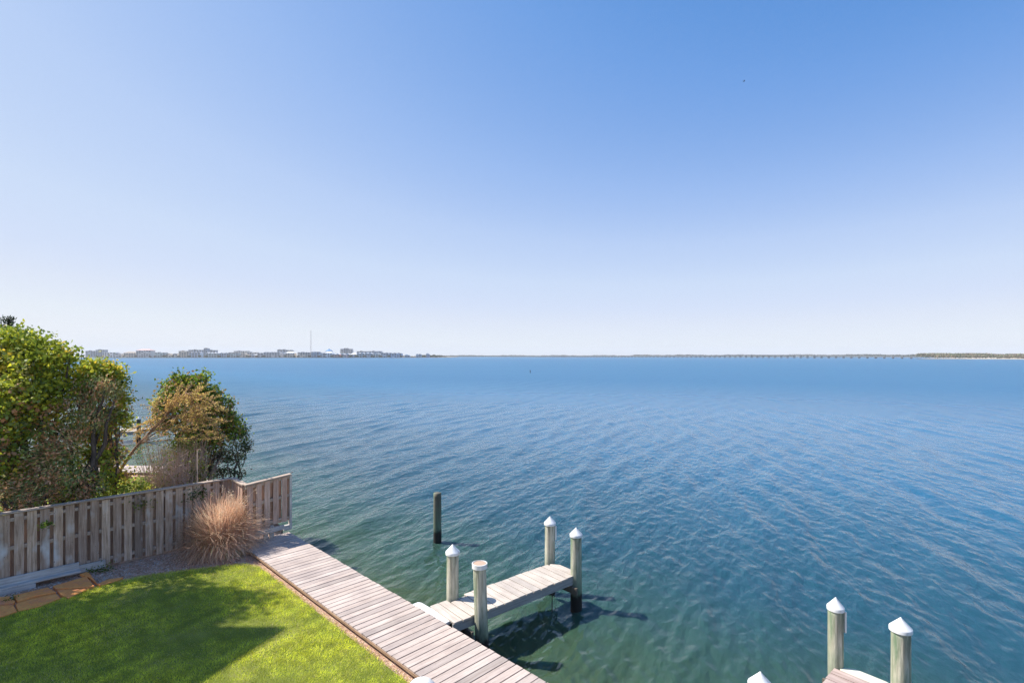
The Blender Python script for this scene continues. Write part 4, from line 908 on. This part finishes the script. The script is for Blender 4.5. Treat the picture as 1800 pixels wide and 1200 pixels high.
SH = {183:'long white balcony building',217:'wide tan hall',239:'red roofed block',272:'low greenish grey building',291:'small cream gabled house',303:'small white dark roofed house',314:'beige stair tower block',332:'blue balconied front row',
 362:'teal row with white gables',385:'blue grey gable row',401:'darker teal gable row',421:'low tan waterfront house',438:'pale roofed grey waterfront house',463:'four peaked grey building',501:'white hip roofed tan house',523:'beige block left of the mast',
 547:'glazed building right of the mast',561:'grey row left of the pavilion',571:'pavilion base building',584:'red brown townhouses',599:'pinkish townhouses',616:'white hip roofed grey house',627:'greenish white roofed row',641:'grey white roofed row',656:'cream gabled waterfront house',669:'grey peaked row',684:'sawtooth roofed row'}
rr_ = random.Random(31); cnt = 0
for (u0,u1,vt,w_,r_k,k_,y_,lb_) in LIST:
    if y_ != Y1 or u0 not in SH: continue
    for side, uu in (('left', u0+.6), ('right', u1-.9)):
        if rr_.random() < .12 : continue
        kd = rr_.choice([0,0,1,1,2]); cnt += 1
        fartree(uu+rr_.uniform(-.8,.8), 0, rr_.uniform(3,6), rr_.uniform(2.6,4.6), 1575+rr_.uniform(0,18), kd, cnt, 'small %s tree at the %s corner of the %s' % (KN[kd], side, SH[u0]))
PT = [(467,617,'leftmost pointed dark tree behind the four peaked grey building'),(474,617.5,'second pointed dark tree from left behind the four peaked building'),(479,617,'third pointed dark tree from left behind the four peaked building'),(485,617.5,'last pointed dark tree behind the four peaked grey building'),
 (505,614.5,'pointed dark tree over the left part of the slate hotel wing'),(511,615,'pointed dark tree over the right part of the slate hotel wing'),(530,617.5,'leftmost pointed tree behind the beige block by the mast'),(535,617.5,'middle pointed tree behind the beige block by the mast'),
 (539,617,'rightmost pointed tree behind the beige block by the mast'),(558,616,'pointed dark tree behind the glazed building right of the mast'),(590,619,'pointed dark tree behind the red brown townhouses'),(613,620,'pointed dark tree against the foot of the tower block')]
for i,(u,v,lb) in enumerate(PT): fartree(u, 0, 3, 628.6-v-1.5, 1650, 0, 100+i, lb)
OR = ['first','second','third','fourth','fifth','sixth','seventh','eighth','ninth','tenth','eleventh','last']
for i in range(12):
    fartree(742+i*3.0, 0, rr_.uniform(5,8), rr_.uniform(3.4,5.2)-abs(i-5)*.18, 1790+i*15, rr_.choice([0,1]), 140+i, OR[i]+' green tree from the left in the grove on the shore point')
# boats at the far marina
for i,(u,lb) in enumerate(((607,'white boat moored by the pinkish townhouses'),(683,'white boat moored left of the sawtooth roofed row'),(692,'white boat moored in front of the sawtooth roofed row'),(700,'rightmost white boat moored by the sawtooth roofed row'))):
    c = P(u,629.2,0); t = root('boat', c, lb, 'boat', 'small white boats along the far shore'); mb = MB()
    V = []; 
    for (x,w,z) in ((-4,1.2,-.3),(-4,1.4,1.2),(0,1.6,-.3),(0,1.7,1.2),(4.5,.1,0),(5,.15,1.7)): V += [c+Vector((x,-w,z)), c+Vector((x,w,z))]
    mb.add(V, [(0,2,3,1),(0,4,6,2),(1,3,7,5),(4,8,10,6),(5,7,11,9),(2,6,7,3),(6,10,11,7),(0,1,5,4),(4,5,9,8),(8,9,11,10)]); mb.build('hull', M['white'], t)
    mb = MB(); mb.box(tuple(c+Vector((-.5,0,1.9))), 1.6, 1.0, .75); mb.build('cabin', M['white'], t)

# ------------------------------------------------------------------ haze
def haze():
    m = bpy.data.materials.new('haze_air'); m.use_nodes = True; t = m.node_tree; t.nodes.clear()
    v = t.nodes.new("ShaderNodeVolumePrincipled"); v.inputs['Color'].default_value = (.95,.975,1,1); v.inputs['Density'].default_value = .00012; v.inputs['Anisotropy'].default_value = 0
    o = t.nodes.new("ShaderNodeOutputMaterial"); t.links.new(v.outputs[0], o.inputs['Volume'])
    mb = MB(); mb.box((0,3200,49), 7200, 3400, 52); tag(mb.build('haze', m), kind='stuff')
haze()
# ------------------------------------------------------------------ the long bridge
def bridge():
    t = root('road_bridge', (450,1900,0), 'very long low concrete road bridge on many piers crossing the bay', 'bridge'); cm = mat('bridge_concrete', (.20,.21,.23), .85)
    A = Vector((-10,2650,0)); Bp = Vector((900,1160,0)); nb = 98
    def zd(f):
        u = CX + F*(A.x+(Bp.x-A.x)*f)/(A.y+(Bp.y-A.y)*f)
        return 3.2 + 4.6*math.exp(-((u-1335)/150)**2) + .8*math.exp(-((u-1335)/330)**2)
    n = 120; mb = MB(); rls = {-1: MB(), 1: MB()}; d = (Bp-A).normalized(); q = Vector((-d.y,d.x,0))
    for i in range(n):
        f0, f1 = i/n, (i+1)/n; a, b_ = A.lerp(Bp,f0), A.lerp(Bp,f1)
        mb.boxp(a, b_, 11, zd(f0)-1.1, zd(f0), zd(f1)-1.1, zd(f1))
        for s_ in (-1,1): rls[s_].boxp(a+q*5.6*s_, b_+q*5.6*s_, .3, zd(f0)-.2, zd(f0)+.75, zd(f1)-.2, zd(f1)+.75)
    mb.build('deck', cm, t); pm = mat('parapet_concrete', (.22,.225,.235), .85)
    for s_ in (-1,1): rls[s_].build('parapet', pm, t)
    for i in range(nb):
        f = (i+.5)/nb; c = A.lerp(Bp,f); z_ = zd(f)-1.1; mb = MB(); w = 1.5
        for s_ in (-1,0,1): mb.box((c.x+q.x*4*s_, c.y+q.y*4*s_, (z_-3)/2), .55, .55, (z_+1)/2+.5, d, q)
        mb.box((c.x,c.y,z_-.45), .9, 5.6, .45, d, q); mb.build('pier', cm, t)
bridge()

for o in bpy.data.objects:
    if '_o' in o: del o['_o']
